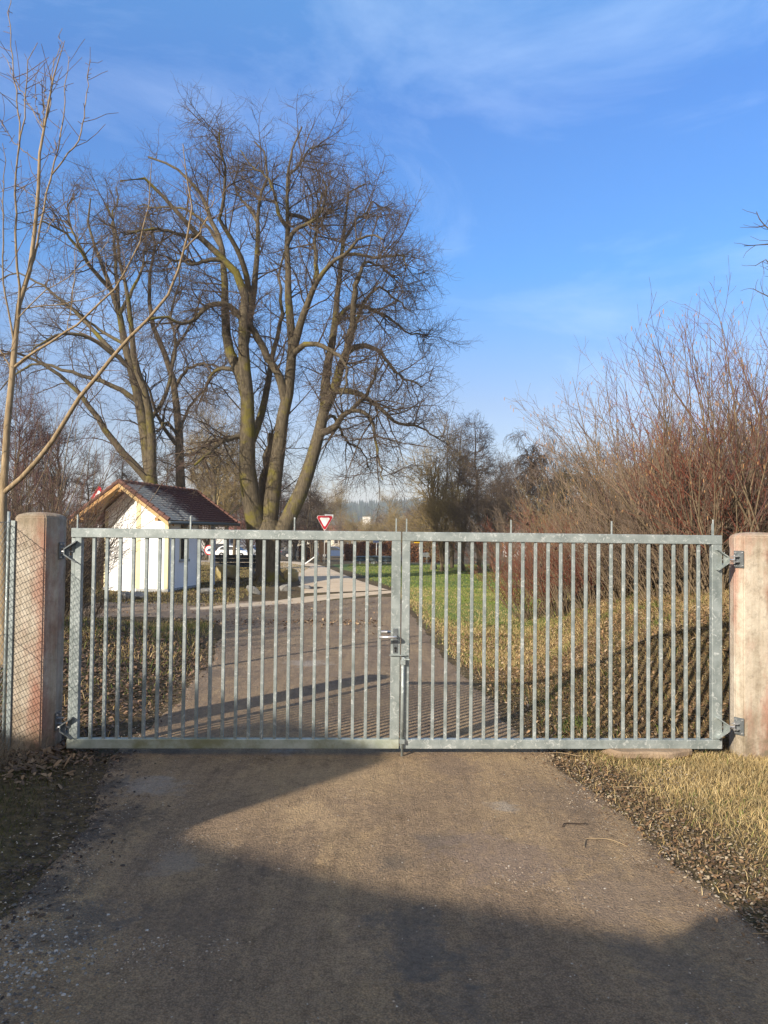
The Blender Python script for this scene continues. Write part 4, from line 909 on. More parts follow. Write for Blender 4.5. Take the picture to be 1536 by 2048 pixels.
for key, px, Y, s, tm, lab in [
 ('dog1', 1065, 14.5, .82, 'twig_red', 'red stemmed bush at the left end of the bank, next to the meadow'),
 ('dog2', 1125, 13.0, .80, 'twig_red', 'spreading dark red bush second along the foot of the bank'),
 ('dog1', 1185, 11.6, .72, 'twig_red', 'dense red bush in the middle of the bank foot'),
 ('dog2', 1250, 10.6, .68, 'twig_brown', 'brown arching bush right of the dense red bush'),
 ('thick1', 1320, 9.6, .66, 'twig_brown', 'tangled brown bush behind the right gate leaf near the pillar'),
 ('thick1', 1400, 9.0, .62, 'twig_tan', 'tangled tan bush behind the right hinge stile'),
 ('thick1', 1470, 9.4, .75, 'twig_brown', 'tangled brown bush behind the right pillar top'),
 ('thick1', 1560, 9.8, .85, 'twig_plum', 'tangled plum coloured bush at the right picture edge'),
 ('thick1', 1100, 20, 1.0, 'twig_brown', 'brown bush behind the leftmost red bush'),
 ('thick1', 1180, 17, 1.0, 'twig_olive', 'olive brown bush behind the tall catkin shrubs'),
 ('thick1', 1260, 15, 1.0, 'twig_brown', 'brown bush behind the middle of the bank'),
 ('thick1', 1350, 14, 1.05, 'twig_olive', 'olive bush deep behind the right gate leaf'),
 ('thick1', 1450, 13, 1.05, 'twig_brown', 'brown bush deep behind the right pillar'),
 ('thick1', 1530, 13.5, 1.15, 'twig_olive', 'olive bush deep at the right picture edge'),
 ('thick1', 1045, 24, 1.1, 'twig_brown', 'brown bush at the far end of the meadow'),
]: shrub(key, px, Y, lab, 'stem_tan', tm, s, rb.uniform(0, 6), 1.0, gD, name='dogwood_shrub', catk=150 if px == 1065 else 0)
gF = 'bare trees far behind the bank shrubs'
for key, px, Y, s, cm, lab in [
 ('round', 1130, 45, .75, 'twig_brown', 'brown tree far behind the leftmost tall bank shrub'),
 ('round2', 1240, 42, .8, 'twig_plum', 'plum brown tree far behind the catkin shrubs'),
 ('round', 1350, 40, .85, 'twig_brown', 'brown tree far behind the right gate leaf'),
 ('round2', 1470, 36, .85, 'twig_olive', 'olive tree far behind the right pillar'),
 ('multi2', 1180, 38, 1.1, 'twig_olive', 'low olive thicket far behind the red bushes'),
 ('multi2', 1300, 35, 1.1, 'twig_brown', 'low brown thicket far behind the middle bank shrubs'),
 ('multi2', 1410, 32, 1.1, 'twig_olive', 'low olive thicket far behind the hinge stile'),
 ('multi2', 1080, 42, 1.1, 'twig_brown', 'low brown thicket below the weeping birch'),
]: plant(key, px, Y, lab, M['bark_dark'], M[cm], 'far_bank_tree', s, rb.uniform(0, 6), group=gF)
gL = 'bare shrubs on the left behind the fence'
for key, px, Y, s, tm, lab in [
 ('hazel1', 60, 13, .95, 'twig_plum', 'plum twigged shrub behind the left pillar'),
 ('hazel2', -10, 11, .95, 'twig_plum', 'plum shrub at the left picture edge behind the sapling'),
 ('hazel1', 95, 16, .88, 'twig_plum', 'plum twigged shrub right of the left pillar'),
 ('thick1', 118, 15.5, .72, 'twig_dark', 'dark tangled bush beside the chapel wall'),
 ('thick1', 95, 11, .80, 'twig_dark', 'dark tangled bush right behind the left pillar'),
 ('thick1', 30, 9.5, .95, 'twig_dark', 'dark tangled bush behind the chain link fence'),
 ('thick1', -40, 8.5, .95, 'twig_dark', 'dark tangled bush at the left picture edge'),
 ('thick1', 120, 17.5, .85, 'twig_plum', 'purple brown bush left of the chapel'),
 ('hazel2', 150, 26, .85, 'twig_plum', 'plum shrub rising behind the left chapel eave'),
 ('thick1', -90, 23, 1.3, 'twig_plum', 'big purplish thicket at the far left'),
 ('thick1', 60, 22, 1.2, 'twig_brown', 'brownish thicket left of the chapel'),
 ('dog2', 175, 12.5, .42, 'twig_dark', 'low thin bush whose twigs cross the white chapel wall'),
]: shrub(key, px, Y, lab, 'stem_tan' if 'thick' not in key else 'bark_dark', tm, s, rb.uniform(0, 6), 1.0, gL, name='left_shrub')
# dark branch tips entering from the right
Yr = 9.0; kr = Yr/FPX
rl = [([(1700, 1200), (1690, 900), (1680, 700), (1640, 600), (1600, 540), (1560, 490), (1530, 482), (1492, 490)], 10, .8, (0, 0)),
      ([(1600, 540), (1560, 480), (1535, 455), (1512, 425)], 2.5, .7, (0, 0)), ([(1680, 700), (1600, 640), (1550, 600), (1505, 577)], 3, .7, (0, .3)), ([(1640, 600), (1570, 560), (1530, 520), (1512, 535)], 2.5, .7, (0, .3))]
RP, RR = trace_limbs([(p, a*kr, b*kr, d) for p, a, b, d in rl], Yr, 14, .012, rs)
r1 = grow(RP, RR, 10, .4, (30, 70), .35, 4, .2, .03, .004, .002, rs, shrink=.4)
c0 = P(1700, 1100, Yr); c0[2] = gz(c0[0], c0[1])
tree_obj('bare_tree', tuple(c0), [RP], [RR], [r1], M['bark_dark'], M['twig_dark'], 'tree outside the right edge whose dark branch tips reach into the sky', sides=8, csides=4)
# ------------------------------------------------------------------ beech hedge, distant wood
def leafcloud(n, sx, sy, sz, size, rs):
    X = rs.uniform(-sx, sx, n); Y = rs.uniform(-sy, sy, n); Z = rs.uniform(0, sz, n)*(1+.08*np.sin(X*2.1))
    q = rs.normal(size=(n, 3, 3))*size; V = (np.stack([X, Y, Z], 1)[:, None]+q).reshape(-1, 3); return V, np.arange(n*3).reshape(-1, 3)
for i, (px0, px1, Y, h, lab) in enumerate([(690, 735, 64, 1.55, 'rust brown clipped hedge, left length along the main road'), (740, 800, 62, 1.6, 'rust brown clipped hedge, middle length behind the gate stiles'), (805, 880, 60, 1.6, 'rust brown clipped hedge, right length running behind the guardrail'), (600, 635, 66, 1.4, 'rust brown clipped hedge seen just right of the big trunk')]):
    a = (px0-768)/FPX*Y; b_ = (px1-768)/FPX*Y; rs2 = np.random.default_rng(40+i); V, F = leafcloud(9000, (b_-a)/2, .6, h, .05, rs2)
    t = empty('beech_hedge', ((a+b_)/2, Y, float(gz((a+b_)/2, Y))), 0, lab, 'hedge', 'beech hedges along the main road')
    npmesh('foliage', V, F, M['leaf'], t, np.repeat(ncol(9000, [(.16, .065, .03), (.22, .10, .045), (.10, .05, .03)], .25, rs2), 3, axis=0))
    b = MB()
    for j in range(14): xx = -(b_-a)/2+(b_-a)*(j+.5)/14; b.tube([(xx, 0, -.1), (xx, 0, h*.8)], .03, 5)
    b.build('stem_row', M['bark_dark'], t)
rs3 = np.random.default_rng(50); n = 5200
X = rs3.uniform(-420, 420, n); Y = rs3.uniform(640, 1150, n); Z = gz(X, Y); hh = rs3.uniform(7, 13, n); r_ = hh*.22
an = np.arange(6)*PI/3; V = np.zeros((n, 7, 3)); V[:, :6, 0] = X[:, None]+r_[:, None]*np.cos(an); V[:, :6, 1] = Y[:, None]+r_[:, None]*np.sin(an); V[:, :6, 2] = (Z-1)[:, None]; V[:, 6] = np.stack([X, Y, Z+hh], 1)
F = ((np.arange(n)*7)[:, None, None]+np.array([[j, (j+1) % 6, 6] for j in range(6)])[None]).reshape(-1, 3)
tag(npmesh('distant_forest', V.reshape(-1, 3), F, M['conifer']), 'dark blue green conifer forest covering the distant hill', 'forest', kind='stuff')
# ------------------------------------------------------------------ the chapel-like hut
HA = -math.atan2(.187, .98)      # ridge direction rotated from +Y
ho = np.array([-7.355, 20.5])
hz = -.205
hut = empty('wayside_chapel', (ho[0], ho[1], hz), HA, 'small white rendered chapel with tiled gable roof and cream corner bands', 'chapel')
# local: x across (right positive), y along the ridge away, z up from ground (hz)
ZR, ZE, HS, RL_ = 2.87+.205, 1.81+.205, 1.5, 4.88
slope = (ZR-ZE)/HS
def roofz(x): return ZR-abs(x)*slope
wf, wl, wr, wb = .50, -.88, 1.25, 2.45
# wall ring: left facet bent back
def wall_poly(x0, y0, x1, y1, th=.02, zb=0.0, name='wall', mt='render', inset=.12, ztop=None):
    b = MB(); d = Vector((x1-x0, y1-y0, 0)); L_ = d.length; d.normalize(); nrm = Vector((d.y, -d.x, 0))
    xs_ = np.linspace(0, 1, 13); V = []
    for side in (0, -1):
        for s in xs_:
            x = x0+(x1-x0)*s; y = y0+(y1-y0)*s; q = nrm*(side*.18)
            zt = (roofz(x)-inset) if ztop is None else ztop
            V += [(x+q.x, y+q.y, zb), (x+q.x, y+q.y, zt)]
    n = len(xs_); Fs = []
    for i in range(n-1):
        Fs.append((2*i, 2*i+2, 2*i+3, 2*i+1)); Fs.append((2*n+2*i, 2*n+2*i+1, 2*n+2*i+3, 2*n+2*i+2)); Fs.append((2*i+1, 2*i+3, 2*n+2*i+3, 2*n+2*i+1)); Fs.append((2*i, 2*n+2*i, 2*n+2*i+2, 2*i+2))
    Fs += [(0, 1, 2*n+1, 2*n), (2*n-2, 4*n-2, 4*n-1, 2*n-1)]
    b.add(V, Fs); return b.build(name, M[mt], hut)
wall_poly(.32, wf, wr, wf, zb=.12); wall_poly(wl, wf+.28, .316, wf, zb=.12)
# side wall with window opening (two piers, apron and lintel)
x_ = wr-.002; th = .16; wy0, wy1, wz0, wz1 = wf+.76, wf+1.20, .93, 1.78
zt = roofz(wr)-.12
b = MB(); b.box(x_-th, x_, wf+.184, wy0, .12, zt); b.box(x_-th, x_, wy1, wb, .12, zt); b.box(x_-th, x_, wy0, wy1, .12, wz0); b.build('side_wall', M['render'], hut)
b = MB(); b.box(wl, x_, wb-.16, wb, .12, zt); b.box(wl, wl+.16, wf+.5, wb-.161, .12, zt); b.build('rear_wall', M['render'], hut)
b = MB(); b.box(wl-.02, wl-.002, wf+.30, wb, .0, zt+.1); b.box(-1.35, wl-.021, wf+.9, wf+.94, 0, zt); b.build('plank_screen', M['wood_brown'], hut)
b = MB(); b.box(.30, wr+.02, wf-.02, wb+.01, -.2, .119); b.build('plinth', M['plinth'], hut)
Mx = Matrix.Translation((wl, wf+.28, 0)) @ Matrix.Rotation(math.atan2(-.28, .32-wl), 4, 'Z')
b = MB(); b.box(-.005, 1.228, -.02, .16, -.2, .118, Mx); b.build('plinth', M['render'], hut)
# cream bands: proud strips
b = MB(); b.box(wr-.12, wr+.003, wf-.006, wf+.10, .125, roofz(wr)-.125); b.build('corner_band', M['cream'], hut)
b = MB(); b.prism([(.26, .125), (.40, .125), (.40, roofz(.40)-.14), (.26, roofz(.26)-.14)], wf-.008, wf+.03); b.build('corner_band', M['cream'], hut)
b = MB(); b.box(.0, .13, -.008, .02, .125, roofz(wl)-.16, Mx); b.build('corner_band', M['cream'], hut)
# window
b = MB(); fw = .07
b.box(x_-.02, x_+.012, wy0-fw, wy0, wz0-fw, wz1+.06); b.box(x_-.02, x_+.012, wy1, wy1+fw, wz0-fw, wz1+.06); b.box(x_-.02, x_+.012, wy0, wy1, wz1, wz1+.06)
win = b.build('window', M['cream'], hut)
b = MB(); b.box(x_-.10, x_-.08, wy0, wy1, wz0, wz1); b.build('pane', M['glass'], win)
b = MB()
for i in range(4): z = wz0+.1+.2*i; b.box(x_-.05, x_-.035, wy0, wy1, z, z+.018)
for i in (1, 2): y = wy0+(wy1-wy0)*i/3; b.box(x_-.052, x_-.038, y-.008, y+.008, wz0, wz1)
b.build('window_grille', M['black'], win)
b = MB(); b.box(x_-.06, x_+.05, wy0-.09, wy1+.09, wz0-.075, wz0-.002); b.build('window_sill', M['plinth'], win, .004)
# roof: pantiled surface
def roof_side(sgn):
    nc, ncol_ = 15, 17; res_u = 6; per = 8
    L_ = math.hypot(HS, ZR-ZE); us = []
    U = []; H_ = []
    for c in range(nc):
        for q in range(res_u+1):
            f = q/res_u; U.append((c+f*.999)/nc); H_.append(.042*f+.004)
    U = np.array(U); H_ = np.array(H_); Vv = np.linspace(0, RL_, ncol_*per+1)
    wave = .016*np.abs(np.sin(PI*Vv/(RL_/ncol_)))**.7*1.0
    X = sgn*(U*HS); Z = ZR-U*(ZR-ZE)
    nx, nz_ = sgn*(ZR-ZE)/L_, HS/L_
    P3 = np.zeros((len(U), len(Vv), 3)); hh = H_[:, None]+wave[None, :]
    P3[..., 0] = X[:, None]+nx*hh; P3[..., 2] = Z[:, None]+nz_*hh; P3[..., 1] = Vv[None, :]
    nu, nv = len(U), len(Vv); i = (np.arange(nu-1)*nv)[:, None]+np.arange(nv-1)[None]
    o = npmesh('roof_slope', P3.reshape(-1, 3), np.stack([i, i+1, i+nv+1, i+nv], -1).reshape(-1, 4), M['tiles'], hut)
    b = MB(); b.prism([(sgn*.0, ZR-.012), (sgn*HS, ZE-.012), (sgn*HS, ZE-.05), (sgn*.0, ZR-.05)], .02, RL_-.02); b.build('roof_deck', M['wood'], o)
    for yv in (-.03, RL_-.03):
        b = MB()
        for c in range(9):
            f0, f1 = c/9, (c+1.12)/9
            xa, xb = sgn*f0*HS, sgn*min(f1, 1.01)*HS; za, zb_ = ZR-f0*(ZR-ZE)+.065, ZR-min(f1, 1.01)*(ZR-ZE)+.085
            b.tube([(xa, yv+.03, za-.02), (xb, yv+.03, zb_-.02)], [.055, .068], 8)
        b.build('verge_tile', M['tile_red'], o)
    b = MB(); b.prism([(sgn*.0, ZR-.02), (sgn*(HS+.01), ZE-.02), (sgn*(HS+.01), ZE-.13), (sgn*.0, ZR-.13)], -.03, .0); b.build('verge_board', M['wood_pale'] if sgn > 0 else M['wood'], hut)
    b = MB(); pts = [(sgn*(HS+.06), y, ZE-.03) for y in (-.05, RL_+.05)]; b.tube(pts, .05, 10); b.build('gutter', M['zinc'], hut, smooth=True)
    b = MB()
    for yv in np.arange(.3, RL_, .6): b.prism([(sgn*(wr-.1), roofz(wr-.1)-.051), (sgn*(HS-.02), roofz(HS-.02)-.051), (sgn*(HS-.02), roofz(HS-.02)-.13), (sgn*(wr-.1), roofz(wr-.1)-.13)], yv, yv+.07)
    b.build('rafter_row', M['wood'], hut)
roof_side(1); roof_side(-1)
b = MB()
for i in range(16): y = i*RL_/16; b.tube([(0, y-.01, ZR+.035), (0, y+RL_/16+.03, ZR+.028)], [.075, .062], 8)
b.build('ridge_tile', M['tile_red'], hut)
for x in (0, 1.13, -1.13):
    b = MB(); zz = roofz(x)-.05-.1; b.box(x-.05, x+.05, .02, wf+.3, zz-.1, zz-.002); b.build('purlin_end', M['wood'], hut, .004)
b = MB(); b.box(wr-.12, wr, wf+3.1, wf+3.22, 0, roofz(wr)-.13); b.build('porch_post', M['post_white'], hut, .006)
b = MB(); b.box(-wr, -wr+.12, wf+3.1, wf+3.22, 0, roofz(wr)-.13); b.build('porch_post', M['wood'], hut, .006)
b = MB(); b.box(wr-.12, wr, wb+.001, RL_-.1, roofz(wr)-.129, roofz(wr)-.051); b.build('eaves_beam', M['wood'], hut)
# ------------------------------------------------------------------ bench, boulders, puddle
bp = G(474, 1163); be = empty('park_bench', (P(474, 1160, 27.6)[0], 27.6, float(gz(P(474, 1160, 27.6)[0], 27.6))), math.radians(12), 'weathered park bench, boards darkened for tree shade, seen from behind, next to the big trunk', 'bench')
def slatrow(z0, n, dy, dz, y0, hgt, name):
    b = MB()
    for i in range(n): b.box(-.9, .9, y0+dy*i, y0+dy*i+.03, z0+dz*i, z0+dz*i+hgt)
    return b.build(name, M['wood_dark'], be, .004)
slatrow(.48, 3, -.035, .145, -.02, .125, 'backrest')
b = MB()
for i in range(4): b.box(-.9, .9, .06+.105*i, .15+.105*i, .42, .455)
b.build('seat', M['wood_dark'], be, .004)
for x in (-.62, .62):
    b = MB(); b.tube([(x, .0, .41), (x, -.16, 0)], .03, 8); b.tube([(x, .38, .41), (x, .5, 0)], .03, 8); b.tube([(x, -.02, .40), (x, .46, .40)], .025, 8); b.tube([(x, .02, .41), (x, -.07, .9)], .025, 8)
    b.build('leg', M['steel_dark'], be)
def boulder(px, py, wpx, hpx, mt, label, seed, dep=1.0, skew=0, Y=None):
    g = G(px, py); Y = g[1]; w_ = wpx*Y/FPX/2; h_ = hpx*Y/FPX
    bm = bmesh.new(); bmesh.ops.create_icosphere(bm, subdivisions=4, radius=1); r = np.random.default_rng(seed)
    pl = [(Vector(r.normal(size=3)).normalized(), r.uniform(.55, .85)) for _ in range(9)]
    for v in bm.verts:
        for nrm, d in pl:
            e = v.co.dot(nrm)-d
            if e > 0: v.co -= nrm*e*.92
        v.co *= 1+.03*math.sin(v.co.x*9+seed)+.02*math.sin(v.co.y*13+v.co.z*7)
        v.co = Vector((v.co.x*w_*1.12, v.co.y*w_*dep, (v.co.z*.62+.38)*h_)); v.co.x += v.co.z*skew
    me = bpy.data.meshes.new('boulder'); bm.to_mesh(me); bm.free()
    o = link('boulder', me, M[mt], None, False); o.location = (g[0], g[1], g[2]); me.polygons.foreach_set('use_smooth', [True]*len(me.polygons))
    return tag(o, label, 'boulder', 'boulders round the chapel and the big tree')
boulder(452, 1160, 44, 36, 'boulder', 'large mossy yellow boulder behind the bench', 1)
boulder(583, 1163, 32, 28, 'boulder', 'mossy boulder just right of the big trunk', 2)
boulder(512, 1189, 22, 20, 'rock', 'slanting pale slab left of the foot of the big trunk', 3, .5, -.6)
boulder(568, 1182, 24, 15, 'rock', 'pale grey rock right of the foot of the big trunk', 4)
boulder(414, 1189, 38, 13, 'rock', 'flat pale grey rock beside the porch post', 5)
boulder(275, 1199, 34, 19, 'rock', 'dark grey rock in front of the chapel corner', 6)
boulder(252, 1199, 24, 16, 'rock', 'pale rock touching the white chapel plinth', 8)
boulder(610, 1178, 24, 8, 'rock', 'low flat stone at the kerb of the concrete road', 9)
g = G(626, 1177); b = MB(); b.prism([(math.cos(a)*.28+.05*math.sin(3*a), math.sin(a)*.5) for a in np.linspace(0, 2*PI, 20, endpoint=False)], .018, .026, 'z'); o = b.build('puddle', M['puddle']); o.location = g; o['kind'] = 'structure'; tag(o, 'small shiny puddle at the edge of the concrete road', 'puddle')
# ------------------------------------------------------------------ signs
def signpost(name, px, Y, ztop_px, label, base_py=None):
    X = P(px, 1100, Y)[0]; z = float(gz(X, Y)); zt = P(px, ztop_px, Y)[2]
    t = empty(name, (X, Y, z), 0, label, 'road sign'); b = MB(); b.tube([(0, 0, -.3), (0, 0, zt-z)], .03, 10); b.build('post', M['post'], t, smooth=True)
    return t, z
def tri(cx, cz, r, down=True):
    out = []
    for k in range(3):
        a = (-PI/2 if down else PI/2)+k*2*PI/3
        for da in (-.13, 0, .13): out.append((cx+r*(1 if da == 0 else .985)*math.cos(a+da), cz+r*(1 if da == 0 else .985)*math.sin(a+da)))
    return out
t, z = signpost('yield_sign', 649, 46, 1028, 'red and white yield triangle with a small white name plate on top')
zc = P(650, 1042.5, 46)[2]-z+.02
b = MB(); b.prism(tri(0, zc, .52), -.06, -.055); b.build('triangle_border', M['sign_red'], t)
b = MB(); b.prism(tri(0, zc, .545), -.054, -.045); b.build('triangle_rim', M['sign_white'], t)
b = MB(); b.prism(tri(0, zc, .335), -.066, -.061); b.build('triangle_face', M['sign_white'], t)
zn = P(660, 1032, 46)[2]-z
b = MB(); b.box(.02, .52, -.02, -.01, zn-.11, zn+.12); npn = b.build('name_plate', M['sign_white'], t)
b = MB(); b.box(.02, .52, -.024, -.0205, zn+.095, zn+.12)
for i in range(8): b.box(.10+i*.045, .13+i*.045, -.024, -.0205, zn-.02, zn+.03+.02*(i % 3 == 0))
b.build('plate_lettering', M['sign_blue'], npn)
t, z = signpost('round_traffic_sign', 419, 44, 1090, 'round white traffic sign with red rim and dark vehicle symbol, right of the chapel')
zc = P(419, 1100, 44)[2]-z
def disc(r, y0, y1, n=28): b = MB(); b.prism([(math.cos(a)*r, zc+math.sin(a)*r) for a in np.linspace(0, 2*PI, n, endpoint=False)], y0, y1); return b
disc(.30, -.05, -.042).build('rim', M['sign_red'], t); disc(.24, -.056, -.051).build('face', M['sign_white'], t)
b = MB(); b.box(-.13, .13, -.062, -.057, zc-.09, zc+.0); b.prism([(-.1, zc), (-.06, zc+.09), (.06, zc+.09), (.1, zc)], -.062, -.057); b.build('symbol', M['sign_blue'], t)
t, z = signpost('warning_sign', 196, 34, 1000, 'red edged warning triangle behind the left chapel eave')
zc = P(196, 993, 34)[2]-z
b = MB(); b.prism(tri(0, zc, .46, False), -.05, -.045); b.build('triangle_border', M['sign_red'], t)
b = MB(); b.prism(tri(0, zc, .27, False), -.056, -.051); b.build('triangle_face', M['sign_white'], t)
t, z = signpost('direction_sign', 753, 52, 1078, 'thin post with small blue sign beside the main road')
b = MB(); zz = P(753, 1082, 52)[2]-z; b.box(-.25, .3, -.05, -.04, zz-.12, zz+.12); b.build('sign_panel', M['sign_blue'], t, .01)
t, z = signpost('yellow_sign', 839, 50, 1078, 'small yellow sign on a thin post above the guardrail')
b = MB(); zz = P(839, 1079, 50)[2]-z; b.box(-.2, .2, -.05, -.04, zz-.09, zz+.09); b.build('sign_panel', M['sign_yellow'], t, .01)
# notice board
X = P(650, 1100, 50)[0]; z = float(gz(X, 50)); t = empty('notice_board', (X, 50, z), .2, 'dark timber notice board with two legs behind the yield sign post', 'notice board')
for x in (-.25, .25): b = MB(); b.box(x-.05, x+.05, -.05, .05, -.2, 1.6); b.build('leg', M['wood_brown'], t)
b = MB(); b.box(-.38, .38, -.065, -.052, .55, 1.35); b.build('board', M['wood_brown'], t)
b = MB(); b.prism([(-.45, 1.601), (0, 1.8), (.45, 1.601)], -.25, .2); b.build('canopy', M['wood_brown'], t)
a = G(606, 1128); c = P(632, 1112, a[1]); b = MB(); b.tube([a-np.array([0, 0, .1]), c], .035, 8); tag(b.build('leaning_pole', M['white']), 'pale pole leaning beside the concrete road', 'pole')
# guardrails
def guardrail(name, pts, label, dark=False):
    t = empty(name, (pts[0][0], pts[0][1], float(gz(*pts[0]))), 0, label, 'guardrail', 'guardrails at the main road'); o_ = np.array([pts[0][0], pts[0][1], float(gz(*pts[0]))])
    W = resample([(x, y) for x, y in pts], 20); prof = [(-.0, .16), (-.05, .11), (0, .05), (0, -.05), (-.05, -.11), (0, -.16), (.02, -.16), (.02, .16)]
    V = []; n = len(prof)
    for i in range(20):
        tn = W[min(i+1, 19)]-W[max(i-1, 0)]; tn /= np.linalg.norm(tn); nn_ = np.array([tn[1], -tn[0]])
        for q, h in prof: V.append(np.array([*(W[i]+nn_*-q), float(gz(*W[i]))+(.36 if dark else .6)+h])-o_)
    F = [(i*n+j, i*n+(j+1) % n, (i+1)*n+(j+1) % n, (i+1)*n+j) for i in range(19) for j in range(n)]+[tuple(range(n)), tuple(range(19*n, 20*n))]
    b = MB(); b.add(V, F); b.build('rail', M['zinc'] if dark else M['galv'], t)
    for i in range(1, 20, 3):
        p = np.array([*W[i], float(gz(*W[i]))])-o_; b = MB(); b.box(p[0]-.05, p[0]+.05, p[1]+.03, p[1]+.12, p[2]-.2, p[2]+(.4 if dark else .65)); b.build('rail_post', M['galv'], t)
g0, g1_, = G(858, 1127)[:2], G(822, 1120)[:2]
guardrail('guardrail', [tuple(g0), tuple((g0+g1_)/2+[-.1, 1]), tuple(g1_+[0, 4]), (g1_[0]-1, g1_[1]+9)], 'pale steel guardrail end right of the gate centre')
g0, g1_, g2_ = G(712, 1130)[:2], G(745, 1129)[:2], G(776, 1131)[:2]
guardrail('guardrail', [tuple(g0), tuple(g1_), tuple(g2_), (g2_[0]+.6, g2_[1]+1.6), (g2_[0]-1, g2_[1]+3.2)], 'low dark curved guardrail left of the meeting stiles', True)
# ------------------------------------------------------------------ cars
def car(px, Y, rz, body, label, s=1.0):
    X = (px-768)/FPX*Y; t = empty('parked_car', (X, Y, float(gz(X, Y))), rz, label, 'car', 'cars in the car park'); t.scale = (s, s, s)
    low = [(-2.15, .35), (-2.2, .6), (-2.12, .85), (-1.9, .95), (1.0, .98), (1.75, .88), (2.12, .72), (2.2, .45), (2.12, .28), (1.72, .26)]
    def arch(cx): return [(cx+.36*math.cos(a), .33+.36*math.sin(a)) for a in np.linspace(.1, PI-.1, 7)]
    prof = low+[(1.66, .26)]+arch(1.32)+[(.9, .24), (-.9, .24)]+arch(-1.32)+[(-1.75, .26)]
    b = MB(); b.prism(prof, -.86, .86); o = b.build('body', M[body], t, .05, seg=2)
    cab = [(-2.0, .93), (-1.75, 1.28), (-1.35, 1.46), (-.1, 1.50), (.35, 1.42), (1.1, .96)]
    b = MB(); V = []
    for y, k in ((-.80, 1), (-.62, 0), (.62, 0), (.80, 1)): pass
    n = len(cab); V = [(x, -.82+(z-.93)*.34, z) for x, z in cab]+[(x, .82-(z-.93)*.34, z) for x, z in cab]
    b.add(V, [tuple(range(n))[::-1], tuple(range(n, 2*n))]+[(i, (i+1) % n, n+(i+1) % n, n+i) for i in range(n)]); b.build('cabin', M[body], t, .03, seg=2)
    for sd in (-1, 1):
        for poly in ([(-1.72, 1.0), (-1.52, 1.30), (-1.25, 1.40), (-.72, 1.42), (-.72, 1.0)], [(-.66, 1.0), (-.66, 1.42), (-.12, 1.43), (.28, 1.35), (.86, 1.0)]):
            b = MB(); V = [(x, sd*(.832-(z-.93)*.34), z) for x, z in poly]; V2 = [(x, sd*(.80-(z-.93)*.34), z) for x, z in poly]; n = len(poly)
            b.add(V+V2, [tuple(range(n)), tuple(range(n, 2*n))]+[(i, (i+1) % n, n+(i+1) % n, n+i) for i in range(n)]); b.build('side_window', M['glass'], t)
    b = MB(); b.add([(.42, -.60, 1.405), (.42, .60, 1.405), (1.06, .74, 1.0), (1.06, -.74, 1.0), (.40, -.60, 1.39), (.40, .60, 1.39), (1.02, .74, .99), (1.02, -.74, .99)], [(0, 1, 2, 3), (4, 7, 6, 5), (0, 4, 5, 1), (2, 6, 7, 3), (1, 5, 6, 2), (0, 3, 7, 4)]); b.build('windscreen', M['glass'], t)
    for x in (-1.32, 1.32):
        for y in (-.78, .78):
            b = MB(); b.tube([(x, y-.1, .32), (x, y+.1, .32)], .32, 20); wl_ = b.build('wheel', M['tyre'], t)
            b = MB(); b.tube([(x, y-.112, .32), (x, y+.112, .32)], .2, 10); b.build('rim', M['rim'], wl_)
    for y in (-.68, .68):
        b = MB(); b.box(2.06, 2.17, y-.16, y+.16, .62, .76); b.build('headlight', M['lamp'], t, .02); b = MB(); b.box(-2.19, -2.1, y-.14, y+.14, .68, .86); b.build('tail_light', M['lamp_red'], t, .02)
    b = MB(); b.box(2.12, 2.22, -.5, .5, .34, .56); b.build('grille', M['black'], t, .01)
    return t
car(470, 92, -.25, 'car_white', 'white estate car parked left of the big trunk')
car(452, 100, .1, 'car_dark', 'black car parked behind the white estate car', 1.1)
car(505, 96, -.5, 'car_silver', 'silver car half hidden by the big trunk')
car(600, 95, -.2, 'car_dark', 'dark car parked right of the big trunk')
car(672, 98, -.1, 'car_blue', 'dark blue car beyond the yield sign')
car(385, 98, .2, 'car_silver', 'silver car seen between the chapel and its porch post')
# ------------------------------------------------------------------ distant buildings
def house(px, Y, w_, d_, h, rh, rz, label, wm='facade', nx=3, ny=2, flat=False):
    X = (px-768)/FPX*Y; t = empty('distant_house', (X, Y, float(gz(X, Y))), rz, label, 'house', 'houses beyond the road')
    b = MB(); b.box(-w_/2, w_/2, -d_/2, d_/2, -1, h); b.build('wall', M[wm], t)
    b = MB()
    if flat: b.box(-w_/2-.1, w_/2+.1, -d_/2-.1, d_/2+.1, h, h+.3)
    else: b.prism([(-d_/2-.4, h), (0, h+rh), (d_/2+.4, h)], -w_/2-.3, w_/2+.3, 'x')
    b.build('roof', M['zinc'] if flat else M['roof_red'], t)
    for i in range(nx):
        for j in range(ny):
            x = -w_/2+(i+.5)*w_/nx; z = (j+.5)*h/ny; b = MB(); b.box(x-.5, x+.5, -d_/2-.02, -d_/2+.05, z-.5, z+.6); f = b.build('window', M['white'], t)
            b = MB(); b.box(x-.42, x+.42, -d_/2-.03, -d_/2-.021, z-.42, z+.52); b.build('pane', M['glass'], f)
    return t
house(733, 210, 2.0, 3, 7.9, 0, .1, 'tall white block above the right end of the name plate', nx=0, ny=0, flat=True)
house(752, 190, 12, 8, 2.2, 2, 0, 'long low white house behind the hedge near the direction sign', nx=5, ny=1)
house(470, 150, 16, 8, 3.0, 2.5, .1, 'white house with red roof behind the parked cars', nx=5, ny=1)
house(405, 140, 9, 8, 4.5, 2.5, .2, 'white house behind the round traffic sign', nx=2, ny=2)
house(640, 170, 12, 8, 2.8, 2.2, -.1, 'pale house behind the yield sign', 'facade_cream', nx=4, ny=1)
house(1100, 110, 12, 8, 4.0, 2.8, .1, 'white house behind the leftmost bank shrubs', nx=4, ny=2)
